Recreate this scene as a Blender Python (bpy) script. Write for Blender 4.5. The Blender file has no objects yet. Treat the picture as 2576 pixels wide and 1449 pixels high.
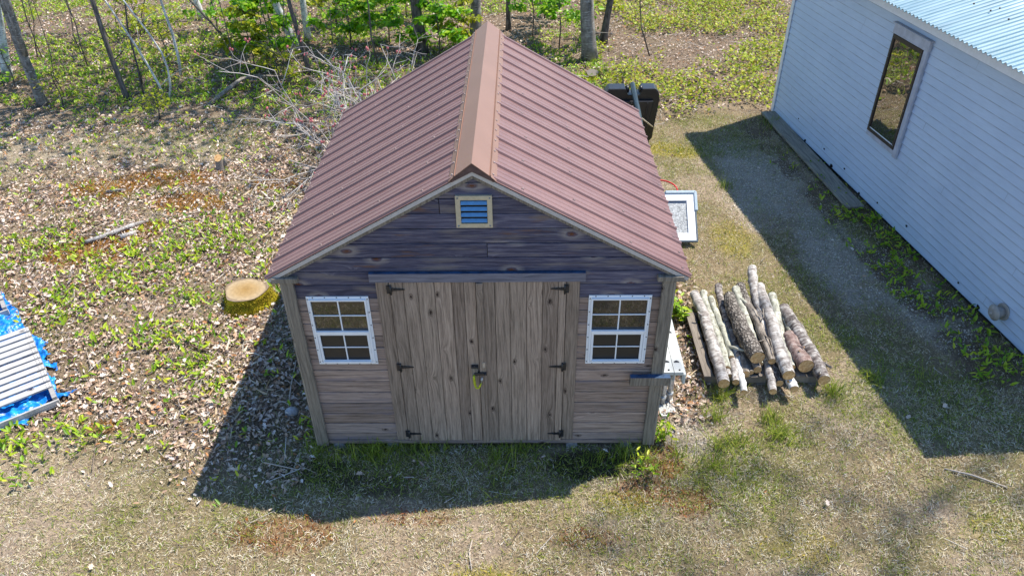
import bpy, math, random
import numpy as np
from mathutils import Vector, Matrix
R = math.radians
rng = np.random.default_rng(7); random.seed(7)
sc = bpy.context.scene
COL = sc.collection

# ------------------------------------------------------------------ camera
cd = bpy.data.cameras.new('camera'); cam = bpy.data.objects.new('camera', cd); COL.objects.link(cam)
PIT, ROLL, YAW = R(35.81983), R(-0.87236), R(-0.99128)
fw = Vector((math.sin(YAW)*math.cos(PIT), math.cos(YAW)*math.cos(PIT), -math.sin(PIT)))
rt = Vector((math.cos(YAW), -math.sin(YAW), 0)); up = rt.cross(fw)
c_, s_ = math.cos(ROLL), math.sin(ROLL)
rt, up = c_*rt + s_*up, -s_*rt + c_*up
M4 = Matrix((rt, up, -fw)).transposed().to_4x4(); M4.translation = (0.353, -4.835, 5.314)
cam.matrix_world = M4
cd.sensor_fit = 'HORIZONTAL'; cd.sensor_width = 36; cd.lens = 1903.76/2576*36
cd.clip_start = .05; cd.clip_end = 1000
sc.camera = cam
# ------------------------------------------------------------------ sky, sun, exposure
SUN = Vector((0.463, 0.276, 1.0)).normalized()
w = bpy.data.worlds.new('World'); sc.world = w; w.use_nodes = True
sk = w.node_tree.nodes.new('ShaderNodeTexSky'); sk.sky_type = 'NISHITA'; sk.sun_disc = False
sk.sun_elevation = math.asin(SUN.z); sk.sun_rotation = math.atan2(SUN.x, SUN.y)
sk.ozone_density = 7.0; sk.air_density = 1.1; sk.dust_density = .05
bg = w.node_tree.nodes['Background']; bg.inputs['Strength'].default_value = .15
w.node_tree.links.new(sk.outputs[0], bg.inputs[0])
sd = bpy.data.lights.new('sun', 'SUN'); sd.energy = 5.0; sd.angle = R(.5); sd.color = (1, .94, .84)
so = bpy.data.objects.new('sun', sd); COL.objects.link(so)
so.rotation_euler = (-SUN).to_track_quat('-Z', 'Y').to_euler(); so.location = (6, 4, 14)
sc.view_settings.view_transform = 'Standard'; sc.view_settings.look = 'None'
sc.view_settings.exposure = .72; sc.view_settings.gamma = 1
sc.render.film_transparent = False

# ------------------------------------------------------------------ node helper
class Mat:
    def __init__(s, name, rough=.8, spec=.3, metal=0):
        s.m = bpy.data.materials.new(name); s.m.use_nodes = True; s.t = s.m.node_tree
        s.b = s.t.nodes['Principled BSDF']
        s.b.inputs['Roughness'].default_value = rough
        s.b.inputs['Specular IOR Level'].default_value = spec
        s.b.inputs['Metallic'].default_value = metal
    def n(s, typ, **kw):
        nd = s.t.nodes.new(typ)
        for k, v in kw.items(): setattr(nd, k, v)
        return nd
    def put(s, sock, v):
        if hasattr(v, 'is_linked'): s.t.links.new(v, sock)
        elif isinstance(v, (tuple, list)) and len(v) == 3 and sock.type == 'RGBA': sock.default_value = (*v, 1)
        else: sock.default_value = v
    def obj(s): return s.n('ShaderNodeTexCoord').outputs['Object']
    def uv(s): return s.n('ShaderNodeTexCoord').outputs['UV']
    def isl(s): return s.n('ShaderNodeNewGeometry').outputs['Random Per Island']
    def pos(s): return s.n('ShaderNodeNewGeometry').outputs['Position']
    def attr(s, nm): return s.n('ShaderNodeAttribute', attribute_name=nm).outputs['Color']
    def sep(s, v):
        nd = s.n('ShaderNodeSeparateXYZ'); s.put(nd.inputs[0], v); return nd.outputs
    def comb(s, x=0, y=0, z=0):
        nd = s.n('ShaderNodeCombineXYZ')
        for i, v in enumerate((x, y, z)): s.put(nd.inputs[i], v)
        return nd.outputs[0]
    def math(s, op, a, b=0, c=0, clamp=False):
        nd = s.n('ShaderNodeMath', operation=op, use_clamp=clamp)
        s.put(nd.inputs[0], a); s.put(nd.inputs[1], b)
        if len(nd.inputs) > 2: s.put(nd.inputs[2], c)
        return nd.outputs[0]
    def scale(s, v, xyz):
        nd = s.n('ShaderNodeVectorMath', operation='MULTIPLY'); s.put(nd.inputs[0], v); nd.inputs[1].default_value = xyz
        return nd.outputs[0]
    def noise(s, vec, scale=5, detail=3, rough=.55, dist=0, out=0):
        nd = s.n('ShaderNodeTexNoise'); s.put(nd.inputs['Vector'], vec)
        nd.inputs['Scale'].default_value = scale; nd.inputs['Detail'].default_value = detail
        nd.inputs['Roughness'].default_value = rough; nd.inputs['Distortion'].default_value = dist
        return nd.outputs[out]
    def vor(s, vec, scale=1, feature='F1', out='Distance', dim='3D'):
        nd = s.n('ShaderNodeTexVoronoi', feature=feature, voronoi_dimensions=dim)
        s.put(nd.inputs['Vector'], vec); nd.inputs['Scale'].default_value = scale
        return nd.outputs[out]
    def ramp(s, fac, stops, interp='LINEAR'):
        nd = s.n('ShaderNodeValToRGB'); s.put(nd.inputs[0], fac); cr = nd.color_ramp; cr.interpolation = interp
        while len(cr.elements) < len(stops): cr.elements.new(.5)
        for e, (p, c) in zip(cr.elements, stops):
            e.position = p; e.color = (c, c, c, 1) if not isinstance(c, tuple) else (*c, 1)
        return nd.outputs[0]
    def mix(s, fac, a, b, mode='MIX'):
        nd = s.n('ShaderNodeMix', data_type='RGBA', blend_type=mode)
        s.put(nd.inputs[0], fac); s.put(nd.inputs[6], a); s.put(nd.inputs[7], b); return nd.outputs[2]
    def color(s, v): s.put(s.b.inputs['Base Color'], v); return s
    def rough(s, v): s.put(s.b.inputs['Roughness'], v); return s
    def bump(s, h, strength=.4, dist=.01):
        nd = s.n('ShaderNodeBump'); s.put(nd.inputs['Height'], h)
        nd.inputs['Strength'].default_value = strength; nd.inputs['Distance'].default_value = dist
        s.t.links.new(nd.outputs[0], s.b.inputs['Normal']); return s
    def translucent(s, col, fac=.35):
        out = s.t.nodes['Material Output']; tr = s.n('ShaderNodeBsdfTranslucent'); s.put(tr.inputs[0], col)
        mx = s.n('ShaderNodeMixShader'); mx.inputs[0].default_value = fac
        s.t.links.new(s.b.outputs[0], mx.inputs[1]); s.t.links.new(tr.outputs[0], mx.inputs[2])
        s.t.links.new(mx.outputs[0], out.inputs[0]); return s

def plain(name, col, rough=.6, spec=.4, metal=0, var=.25, sc_=30, bump=0):
    m = Mat(name, rough, spec, metal); n = m.noise(m.obj(), sc_, 4)
    lo = tuple(c*(1-var) for c in col); hi = tuple(min(1, c*(1+var)) for c in col)
    m.color(m.ramp(n, [(.3, lo), (.7, hi)]))
    if bump: m.bump(n, bump, .01)
    return m.m

def wood(name, along, across, stops, tint, knots=1.0, tintamt=.6, knotcol=(.035, .022, .018), stain=None, gscale=55, lightknot=None, rust=None):
    m = Mat(name, .85, .15); P = m.sep(m.obj()); r = m.isl()
    a = m.math('ADD', P[along], m.math('MULTIPLY', r, 37.0)); b0 = P[across]
    b = m.math('ADD', b0, m.math('MULTIPLY', r, 11.3))
    warp = m.noise(m.comb(m.math('MULTIPLY', a, 1.4), m.math('MULTIPLY', b, 9.0), r), 1, 2)
    jit = m.noise(m.comb(m.math('MULTIPLY', a, 22), m.math('MULTIPLY', b, 40), r), 1, 2, out=1); jv = m.sep(jit)
    kv = m.comb(m.math('MULTIPLY_ADD', jv[0], .07, m.math('MULTIPLY', a, 1.9)), m.math('MULTIPLY_ADD', jv[1], .07, m.math('MULTIPLY', b, 3.6)), m.math('MULTIPLY', r, 9.0))
    d = m.vor(kv, 1.0, dim='2D')
    infl = m.math('POWER', 2.718, m.math('MULTIPLY', d, -12.0))
    gb = m.math('ADD', m.math('MULTIPLY', b, gscale), m.math('ADD', m.math('MULTIPLY', warp, 2.2), m.math('MULTIPLY', infl, 3.2)))
    g = m.noise(m.comb(m.math('MULTIPLY', a, 2.2), gb, 0), 1, 5, .62)
    fine = m.noise(m.comb(m.math('MULTIPLY', a, 9), m.math('MULTIPLY', b, 330), r), 1, 2, .7)
    gg = m.math('ADD', m.math('MULTIPLY', g, .6), m.math('MULTIPLY', fine, .4))
    col = m.ramp(gg, stops)
    big = m.noise(m.comb(m.math('MULTIPLY', a, .9), m.math('MULTIPLY', b0, 3.0), r), 1, 3)
    tf = m.math('MULTIPLY', m.math('MULTIPLY_ADD', r, .7, m.math('MULTIPLY', big, .9)), tintamt, clamp=True)
    col = m.mix(tf, col, tint, 'MIX')
    col = m.mix(.75, col, m.ramp(gg, [(.34, .45), (.5, .95), (.7, 1.3)]), 'MULTIPLY')
    per = m.ramp(m.math('FRACT', m.math('MULTIPLY', r, 7.13)), [(0, .74), (1, 1.18)])
    col = m.mix(1, col, per, 'MULTIPLY')
    if rust is not None:
        rn = m.noise(m.comb(m.math('MULTIPLY', a, 2.2), m.math('MULTIPLY', b0, 16), 8.0), 1, 4)
        col = m.mix(m.ramp(rn, [(.60, 0.0), (.68, .7)]), col, rust)
    if stain is not None:
        st = m.noise(m.comb(m.math('MULTIPLY', a, 1.6), m.math('MULTIPLY', b0, 12), 3.0), 1, 4)
        col = m.mix(m.ramp(st, [(.55, 0.0), (.7, .75)]), col, stain)
    if knots:
        kr = m.ramp(d, [(0, 1.0), (.026, .95), (.040, .2), (.052, .6), (.075, 0.0)])
        sel = m.math('GREATER_THAN', m.sep(m.vor(kv, 1.0, out='Color', dim='2D'))[0], 1 - .75*knots)
        col = m.mix(m.math('MULTIPLY', kr, sel), col, knotcol)
        if lightknot:
            k2 = m.ramp(d, [(.07, 0.0), (.10, .55), (.22, 0.0)])
            col = m.mix(m.math('MULTIPLY', k2, sel), col, lightknot)
    m.color(col); m.bump(gg, .5, .006)
    return m.m

# ------------------------------------------------------------------ mesh helper
class MB:
    def __init__(s): s.v = []; s.f = []; s.mi = []; s.uv = []; s.sm = []
    def add(s, vs, fs, mi=0, uvs=None, smooth=False):
        o = len(s.v); s.v += [tuple(x) for x in vs]
        for k, f in enumerate(fs):
            s.f.append(tuple(i+o for i in f)); s.mi.append(mi); s.sm.append(smooth)
            s.uv.append(uvs[k] if uvs else [(0, 0)]*len(f))
        return s
    def box(s, x0, x1, y0, y1, z0, z1, mi=0, M=None):
        vs = [Vector((x, y, z)) for z in (z0, z1) for y in (y0, y1) for x in (x0, x1)]
        if M is not None: vs = [M @ v for v in vs]
        return s.add(vs, [(0, 2, 3, 1), (4, 5, 7, 6), (0, 1, 5, 4), (2, 6, 7, 3), (0, 4, 6, 2), (1, 3, 7, 5)], mi)
    def prism(s, poly, d0, d1, axis='y', mi=0, M=None):
        """poly = 2D points in the plane across the axis, extruded d0..d1"""
        def p3(p, d): return Vector({'y': (p[0], d, p[1]), 'x': (d, p[0], p[1]), 'z': (p[0], p[1], d)}[axis])
        n = len(poly); vs = [p3(p, d0) for p in poly] + [p3(p, d1) for p in poly]
        if M is not None: vs = [M @ v for v in vs]
        fs = [tuple(range(n)), tuple(range(2*n-1, n-1, -1))] + [(i, i+n, (i+1) % n + n, (i+1) % n) for i in range(n)]
        return s.add(vs, fs, mi)
    def tube(s, pts, rad, n=8, mi=0, caps=True, capmi=None, wob=0, smooth=True):
        pts = [Vector(p) for p in pts]
        if not hasattr(rad, '__len__'): rad = [rad]*len(pts)
        vs = []; L = [0]
        ref = None
        for i, p in enumerate(pts):
            t = (pts[min(i+1, len(pts)-1)] - pts[max(i-1, 0)]).normalized()
            if i: L.append(L[-1] + (p - pts[i-1]).length)
            if ref is None: ref = t.orthogonal().normalized()
            u = (ref - t*ref.dot(t)).normalized(); ref = u; q = t.cross(u)
            for k in range(n):
                a = 2*math.pi*k/n; rr = rad[i]*(1 + (random.uniform(-wob, wob) if wob else 0))
                vs.append(p + (u*math.cos(a) + q*math.sin(a))*rr)
        fs = []; uvs = []
        for i in range(len(pts)-1):
            for k in range(n):
                k2 = (k+1) % n
                fs.append((i*n+k, i*n+k2, (i+1)*n+k2, (i+1)*n+k))
                uvs.append([(k/n, L[i]), ((k+1)/n, L[i]), ((k+1)/n, L[i+1]), (k/n, L[i+1])])
        s.add(vs, fs, mi, uvs, smooth)
        if caps:
            o = len(s.v) - len(vs); cm = mi if capmi is None else capmi
            for f in (tuple(range(n-1, -1, -1)), tuple((len(pts)-1)*n + k for k in range(n))):
                s.f.append(tuple(i+o for i in f)); s.mi.append(cm); s.uv.append([(0, 0)]*n); s.sm.append(False)
        return s
    def ball(s, c, r, mi=0, n=8, m=5, sc3=(1, 1, 1)):
        vs = []; fs = []
        for i in range(m+1):
            th = math.pi*i/m
            for k in range(n):
                a = 2*math.pi*k/n
                vs.append((c[0]+r*sc3[0]*math.sin(th)*math.cos(a), c[1]+r*sc3[1]*math.sin(th)*math.sin(a), c[2]+r*sc3[2]*math.cos(th)))
        for i in range(m):
            for k in range(n): fs.append((i*n+k, (i+1)*n+k, (i+1)*n+(k+1) % n, i*n+(k+1) % n))
        return s.add(vs, fs, mi, None, True)
    def build(s, name, mats, parent=None, bevel=0):
        me = bpy.data.meshes.new(name); me.from_pydata(s.v, [], s.f)
        for m in (mats if isinstance(mats, (list, tuple)) else [mats]): me.materials.append(m)
        me.polygons.foreach_set('material_index', s.mi); me.polygons.foreach_set('use_smooth', s.sm)
        ul = me.uv_layers.new(name='UVMap'); flat = [c for f in s.uv for p in f for c in p]
        ul.data.foreach_set('uv', flat); me.update()
        o = bpy.data.objects.new(name, me); COL.objects.link(o)
        if parent: o.parent = parent
        if bevel:
            b = o.modifiers.new('bevel', 'BEVEL'); b.width = bevel; b.segments = 1; b.limit_method = 'ANGLE'
        return o

def tag(o, label=None, cat=None, group=None, kind=None):
    for k, v in (('label', label), ('category', cat), ('group', group), ('kind', kind)):
        if v: o[k] = v
    return o
def thing(name, label, cat, loc=(0, 0, 0), rz=0, group=None):
    o = bpy.data.objects.new(name, None); COL.objects.link(o); o.location = loc; o.rotation_euler = (0, 0, rz)
    o.empty_display_size = .1
    return tag(o, label, cat, group)

def np_mesh(name, V, T, mat, parent=None, attr=None):
    me = bpy.data.meshes.new(name); V = np.ascontiguousarray(V, np.float32).reshape(-1, 3); T = np.ascontiguousarray(T, np.int32).reshape(-1, 3)
    me.vertices.add(len(V)); me.vertices.foreach_set('co', V.ravel())
    me.loops.add(T.size); me.loops.foreach_set('vertex_index', T.ravel())
    me.polygons.add(len(T)); me.polygons.foreach_set('loop_start', np.arange(len(T), dtype=np.int32)*3)
    me.update(calc_edges=True)
    me.materials.append(mat)
    o = bpy.data.objects.new(name, me); COL.objects.link(o)
    if parent: o.parent = parent
    return o
def rotm(yaw, tilt, roll):
    """Rz(yaw) @ Ry(tilt) @ Rx(roll), vectorised"""
    n = len(yaw); cz, sz, cy, sy, cx, sx = np.cos(yaw), np.sin(yaw), np.cos(tilt), np.sin(tilt), np.cos(roll), np.sin(roll)
    M = np.empty((n, 3, 3))
    M[:, 0] = np.stack([cz*cy, cz*sy*sx - sz*cx, cz*sy*cx + sz*sx], 1)
    M[:, 1] = np.stack([sz*cy, sz*sy*sx + cz*cx, sz*sy*cx - cz*sx], 1)
    M[:, 2] = np.stack([-sy, cy*sx, cy*cx], 1)
    return M
def inst(tv, tt, P, Rm, S):
    """copies of a template (tv, tt) as one vertex / triangle array; S (n,) or (n,3)"""
    S = np.asarray(S); S = S[:, None] if S.ndim == 1 else S
    V = np.einsum('nij,nkj->nki', Rm, tv[None]*S[:, None, :]) + P[:, None]
    T = tt[None] + (np.arange(len(P))*len(tv))[:, None, None]
    return V.reshape(-1, 3), T.reshape(-1, 3)
def join(parts):
    Vs, Ts, o = [], [], 0
    for V, T in parts: Vs.append(V); Ts.append(T+o); o += len(V)
    return np.concatenate(Vs), np.concatenate(Ts)
# unit templates: x is the leaf's length 0..1
LEAF = (np.array([[0, 0, 0], [.3, .3, .05], [.72, .24, .04], [1, 0, -.08], [.72, -.24, .06], [.3, -.3, .03], [.5, 0, -.05]], float),
        np.array([[0, 6, 1], [1, 6, 2], [2, 6, 3], [3, 6, 4], [4, 6, 5], [5, 6, 0]]))
JAG = (np.array([[0, 0, 0], [.12, .10, .03], [.30, .36, .08], [.40, .18, .03], [.62, .34, .07], [.68, .15, .0], [1, .03, -.09], [.70, -.17, .05], [.60, -.36, .09], [.42, -.17, .0], [.26, -.33, .05], [.10, -.10, .02], [.45, 0, -.06]], float),
       np.array([[k, 12, (k+1) % 12][::-1] for k in range(12)]))
CURL = (np.array([[0, 0, .1], [.3, .26, .22], [.75, .2, .25], [1, .02, .05], [.7, -.25, .18], [.28, -.28, .2], [.5, 0, -.04]], float), LEAF[1])
BLADE = (np.array([[0, -.5, 0], [0, .5, 0], [.55, .36, .09], [.55, -.36, .09], [1, 0, -.06]], float), np.array([[0, 1, 2], [0, 2, 3], [3, 2, 4]]))
DIAM = (np.array([[0, 0, 0], [.45, .28, .05], [1, 0, -.06], [.45, -.28, .05]], float), np.array([[0, 3, 1], [1, 3, 2]]))

# value noise
_T = rng.random((256, 256))
def vn(x, y, f=1.0, s=0):
    x = np.asarray(x, float)*f + s*17.3; y = np.asarray(y, float)*f + s*31.7
    xi = np.floor(x).astype(int); yi = np.floor(y).astype(int); fx = x-xi; fy = y-yi
    fx = fx*fx*(3-2*fx); fy = fy*fy*(3-2*fy)
    g = lambda i, j: _T[i & 255, j & 255]
    return (g(xi, yi)*(1-fx)+g(xi+1, yi)*fx)*(1-fy) + (g(xi, yi+1)*(1-fx)+g(xi+1, yi+1)*fx)*fy
def fbm(x, y, f=1.0, s=0, o=4):
    r = 0; a = .5; t = 0
    for i in range(o): r = r + a*vn(x, y, f*2**i, s+i); t += a; a *= .55
    return r/t
def sst(a, b, x):
    t = np.clip((x-a)/(b-a), 0, 1); return t*t*(3-2*t)
def blob(x, y, cx, cy, rx, ry=None, s=0):
    ry = ry or rx
    d = np.sqrt(((x-cx)/rx)**2 + ((y-cy)/ry)**2) + (fbm(x, y, 2.2, s)-.5)*.9
    return 1 - sst(.55, 1.05, d)

# ------------------------------------------------------------------ zones of the ground (where each cover grows)
HA = R(7.7); HO = np.array([4.727, 7.698])          # white house: far corner of its wall, turned
def hx(x, y): return (x-HO[0])*math.cos(HA) + (y-HO[1])*math.sin(HA)      # distance behind the wall face
def hy(x, y): return -(x-HO[0])*math.sin(HA) + (y-HO[1])*math.cos(HA)
def gz(x, y):
    far = sst(4, 9, np.hypot(x, y*.8))
    near = sst(1.5, 2.6, np.maximum(np.abs(x), np.abs(y-1.6)))
    return (fbm(x, y, .45, 3)-.5)*.14*far + (fbm(x, y, 1.6, 5)-.5)*.035*near
def zones(x, y):
    n = fbm(x, y, .9, 1); n2 = fbm(x, y, 2.6, 9); Z = {}
    left = 1 - sst(-1.9, -1.45, x)
    edge = -.05 + (n-.5)*1.1 + .25*np.sin(x*.9)
    lit_left = left*sst(edge-.55, edge+.55, y)*(.55+.45*sst(.36, .56, fbm(x, y, 1.9, 77)))
    path = left*np.exp(-((y-6.45-.12*(x+7)-(n-.5)*1.1)/.85)**2)*(1-sst(-4.6, -3.2, x))       # pale grassy strip before the wood
    forest = sst(7.2, 8.4, y + (n-.5)*1.6)
    right = sst(1.4, 1.7, x)
    lit_side = right*(1-sst(2.0, 2.5, x+(n-.5)*.5))*sst(.1, .5, y)*(1-sst(3, 4.2, y))
    lit_back = sst(3.2, 3.8, y)*sst(-2.2, -1.5, x)*(1-sst(1.5, 2.2, x))
    litter = np.clip(np.maximum.reduce([lit_left, forest, lit_side*.9, lit_back]), 0, 1)*(1-.78*path)
    orange_ = 0
    Z['litter'] = litter
    grav = (blob(x, y, 3.9, 5.2, .75, 1.5, 2)+blob(x, y, 4.4, 3.3, .6, 1.3, 3)+blob(x, y, 5.0, 2.0, .5, .9, 4)+.7*blob(x, y, 1.9, .15, .3, .4, 5)).clip(0, 1)
    Z['gravel'] = grav
    Z['soil'] = ((hx(x, y) > -.75)*(hy(x, y) < .2)*sst(.3, .5, n2)*.9).clip(0, 1)
    Z['lawn'] = np.clip(1-litter, 0, 1)*(1-.75*grav)*(1-.6*Z['soil'])
    gp = sst(.5, .62, fbm(x, y, 1.3, 21))
    mf = [(-5.96, 3.4, .9, .6), (-4.37, 3.1, .9, .5), (-3.9, 3.75, .8, .6), (-3.68, 1.65, .8, .35), (-4.26, .08, .7, .3), (-3.7, .15, .5, .2), (-5.1, 1.95, .5, .5), (-2.6, 2.9, .5, .6), (-4.9, 2.6, .8, .4), (-3.4, 2.4, .6, .3), (-2.9, .9, .4, .3), (-4.6, -.35, .7, .25), (-3.2, 1.1, .4, .3), (-2.35, 3.9, .4, .5)]
    mm = sum(.75*blob(x, y, *q, s=i) for i, q in enumerate(mf)).clip(0, 1)
    fm = forest*sst(.44, .6, fbm(x, y, .55, 33) + .14*np.exp(-((y-9.0)/1.3)**2))*(x < 2)
    strip = sst(-.85, -.5, hx(x, y)+(n-.5)*.3)*(hx(x, y) < -.06)*(hy(x, y) < -1.6)*(.35+.65*sst(-2.2, -4.2, hy(x, y)))
    Z['mayflower'] = (mm*.9 + fm*1.0 + .14*lit_left + .95*strip*sst(.36, .5, n2) + .55*lit_side*gp).clip(0, 1)
    Z['orange'] = (blob(x, y, -5.75, 5.05, .75, .36, 1)+blob(x, y, -4.95, 5.35, .85, .36, 2)+blob(x, y, -5.3, 3.35, .75, .42, 3)+blob(x, y, -4.4, 4.6, .55, .35, 4)+blob(x, y, -4.75, 3.9, .35, .25, 6)+.8*blob(x, y, -3.7, .25, .25, .12, 5)+.8*blob(x, y, -3.2, 5.2, .5, .25, 7)).clip(0, 1)
    Z['red'] = (blob(x, y, 1.4, -.5, .3, .16, 1)+blob(x, y, 1.62, -.2, .22, .25, 2)+blob(x, y, 1.75, -.65, .28, .2, 3)+.8*blob(x, y, -1.7, -.95, .6, .2, 4)+.6*blob(x, y, -.6, -.8, .5, .12, 5)+.7*blob(x, y, .9, -1.0, .4, .15, 8)).clip(0, 1)*.9
    Z['yellow'] = (blob(x, y, 2.75, 6.25, .55, .3, 1)+blob(x, y, 1.2, -.65, .4, .2, 2)+blob(x, y, .0, -1.5, .8, .25, 4)+.45*blob(x, y, 2.6, -1.1, .4, .2, 5)+.6*blob(x, y, 3.1, 3.6, .3, .5, 6)+.35*blob(x, y, 4.2, -.9, .3, .15, 7)).clip(0, 1)
    Z['blue'] = ((x > 1.9)*sst(7.3, 8.4, y + (n-.5)*2)*sst(.4, .56, fbm(x, y, .8, 44))*(1-sst(6.2, 8, x-.1*y))).clip(0, 1)
    g = .34*sst(.48, .68, fbm(x, y, 1.7, 55)) + .16
    g = g + .55*(blob(x, y, 2.76, .1, .45, .22, 1)+blob(x, y, 2.3, -.05, .3, .25, 2)+blob(x, y, 2.1, -.5, .6, .5, 3)+blob(x, y, 3.45, .7, .25, .2, 4)+blob(x, y, 4.3, .6, .9, .7, 6)+blob(x, y, 3.6, 1.6, .5, .4, 8)) + .35*blob(x, y, 3.4, 6.4, .8, .5, 7)
    shade_edge = np.exp(-((y+.10)/.2)**2)*(np.abs(x) < 1.6)*sst(.42, .6, fbm(x, y, 2.3, 91))
    g = g + .75*shade_edge + .35*(np.abs(x+.6) < 1.6)*(y > -.6)*(y < .1)
    Z['green'] = g.clip(0, 1)
    Z['path'] = path
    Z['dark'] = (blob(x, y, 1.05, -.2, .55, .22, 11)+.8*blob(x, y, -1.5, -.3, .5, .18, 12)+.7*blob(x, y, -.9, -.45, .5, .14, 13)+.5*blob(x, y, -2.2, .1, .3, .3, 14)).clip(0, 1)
    return Z
TRK = [(-.3, 13.5)]

# ------------------------------------------------------------------ ground sheet
def axis(a, b, st, lo, hi):
    core = np.arange(a, b+st/2, st); k = np.array([.5, 1.2, 2.5, 5, 10, 20, 40, 80, 160])
    return np.concatenate([(a-k*(a-lo)/160)[::-1], core, b+k*(hi-b)/160])
gx = axis(-14, 9, .06, -160, 160); gy = axis(-3, 17, .06, -160, 160)
X, Y = np.meshgrid(gx, gy); Zg = gz(X, Y)*np.where((np.abs(X) < 20) & (np.abs(Y) < 25), 1, 0)
nx, ny = len(gx), len(gy)
idx = np.arange(nx*ny).reshape(ny, nx)
q = np.stack([idx[:-1, :-1], idx[:-1, 1:], idx[1:, 1:], idx[1:, :-1]], -1).reshape(-1, 4)
T = np.concatenate([q[:, [0, 1, 2]], q[:, [0, 2, 3]]])
Zo = zones(X, Y)
def lerp(c, col, f): return c*(1-f[..., None]) + np.array(col)*f[..., None]
C = np.ones(X.shape+(3,))*np.array([.235, .18, .11])
C = lerp(C, (.19, .16, .08), sst(.45, .65, fbm(X, Y, 1.1, 61))*.8)
C = lerp(C, (.33, .255, .19), sst(.5, .65, fbm(X, Y, .9, 62))*.8)
C = lerp(C, (.19, .14, .098), Zo['litter'])
C = lerp(C, (.40, .35, .28), Zo['gravel']*.85)
C = lerp(C, (.16, .115, .08), Zo['soil'])
C = lerp(C, (.30, .25, .18), Zo['path']*.8)
C = lerp(C, (.24, .115, .025), Zo['orange']*.7)
C = lerp(C, (.22, .09, .03), Zo['red']*.6)
C = lerp(C, (.30, .25, .035), Zo['yellow']*.7)
C = lerp(C, (.10, .12, .03), np.clip(Zo['green']-.3, 0, 1)*.6)
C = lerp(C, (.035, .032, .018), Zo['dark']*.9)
C = C*(.78+.44*fbm(X, Y, 7, 71)[..., None])
mg = Mat('ground_soil', .95, .1)
p_ = mg.pos(); f1 = mg.noise(p_, 45, 4, .7); f2 = mg.noise(p_, 160, 3, .7)
ff = mg.math('ADD', mg.math('MULTIPLY', f1, .5), mg.math('MULTIPLY', f2, .5))
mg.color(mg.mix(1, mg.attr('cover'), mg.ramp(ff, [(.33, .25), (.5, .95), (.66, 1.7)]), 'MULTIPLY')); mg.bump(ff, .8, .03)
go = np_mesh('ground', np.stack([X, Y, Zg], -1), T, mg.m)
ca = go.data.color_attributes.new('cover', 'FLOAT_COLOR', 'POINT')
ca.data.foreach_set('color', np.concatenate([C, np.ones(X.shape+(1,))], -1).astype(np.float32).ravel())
go.data.polygons.foreach_set('use_smooth', np.ones(len(T), bool))
tag(go, kind='structure')

# outline of the tarp on the ground (nothing grows through it)
POLY = np.array([(-8, 2.9), (-5.94, 2.47), (-5.55, 2.11), (-5.43, 1.96), (-5.09, 1.6), (-4.99, 1.57), (-4.89, 1.53), (-4.86, 1.38), (-4.70, 1.33), (-4.77, 1.22), (-4.66, 1.14), (-4.55, 1.16), (-4.50, 1.04), (-4.58, .96), (-4.44, .90), (-4.36, .74), (-4.16, .76), (-4.25, .60), (-4.38, .56), (-4.39, .47), (-4.48, .38), (-4.43, .25), (-4.6, .28), (-4.66, .10), (-5.2, -.1), (-8, -.1)])
def inpoly(x, y, P):
    c = np.zeros(x.shape, bool); j = len(P)-1
    for i in range(len(P)):
        xi, yi = P[i]; xj, yj = P[j]
        c ^= ((yi > y) != (yj > y)) & (x < (xj-xi)*(y-yi)/(yj-yi+1e-12)+xi); j = i
    return c

# ------------------------------------------------------------------ scatter
def frame_ok(x, y, pad=.8):
    """ground the photo could see, with a margin"""
    d = (y+4.835)*.811 + 5.314*.585
    return (np.abs(x-.353) < d*.69 + pad) & (y > -2.2) & (y < 16.5)
FOOT = lambda x, y: (np.abs(x) < 1.5) & (y > .02) & (y < 3.24)
def sample(dens, key, box, mx=None, extra=None):
    x0, x1, y0, y1 = box; n = int((x1-x0)*(y1-y0)*dens)
    x = rng.uniform(x0, x1, n); y = rng.uniform(y0, y1, n)
    ok = frame_ok(x, y) & ~FOOT(x, y) & ~inpoly(x, y, POLY) & ~((hx(x, y) > .0) & (hy(x, y) < .0))
    x, y = x[ok], y[ok]
    pz = key(x, y); k = rng.random(len(x)) < pz
    return x[k], y[k]
def zk(name, mul=1.0): return lambda x, y: zones(x, y)[name]*mul
def leafmat(name, stops, transl=None, rough=.7, patch=None, spec=.25, const=True):
    m = Mat(name, rough, spec); col = m.ramp(m.isl(), stops, 'LINEAR' if not const else 'CONSTANT')
    if patch:
        col = m.mix(m.ramp(m.noise(m.pos(), patch[0], 3), [(.42, 0.0), (.6, patch[2])]), col, patch[1])
    m.color(col)
    if transl: m.translucent(col, transl)
    return m.m
M_litter = leafmat('dead_leaf', [(0, (.56, .43, .34)), (.16, (.67, .55, .46)), (.32, (.40, .27, .19)), (.42, (.73, .64, .56)), (.55, (.52, .35, .23)), (.66, (.20, .13, .09)), (.74, (.60, .47, .37)), (.88, (.44, .22, .10)), (.94, (.28, .20, .16))], .15, .75, spec=.15)
M_straw = leafmat('dry_grass', [(0, (.62, .53, .36)), (.2, (.44, .34, .21)), (.34, (.72, .65, .50)), (.54, (.30, .21, .12)), (.64, (.54, .47, .26)), (.80, (.78, .72, .60)), (.95, (.16, .11, .07))], .15, .7, (3.2, (.40, .31, .17), .45), spec=.15)
M_green = leafmat('green_grass', [(0, (.19, .26, .025)), (.3, (.28, .35, .035)), (.6, (.12, .18, .03)), (.8, (.38, .40, .06))], .35, .55)
M_may = leafmat('groundcover_leaf', [(0, (.32, .47, .02)), (.25, (.20, .36, .015)), (.5, (.43, .54, .03)), (.74, (.12, .24, .015)), (.85, (.52, .55, .04))], .35, .42, spec=.4)
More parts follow.
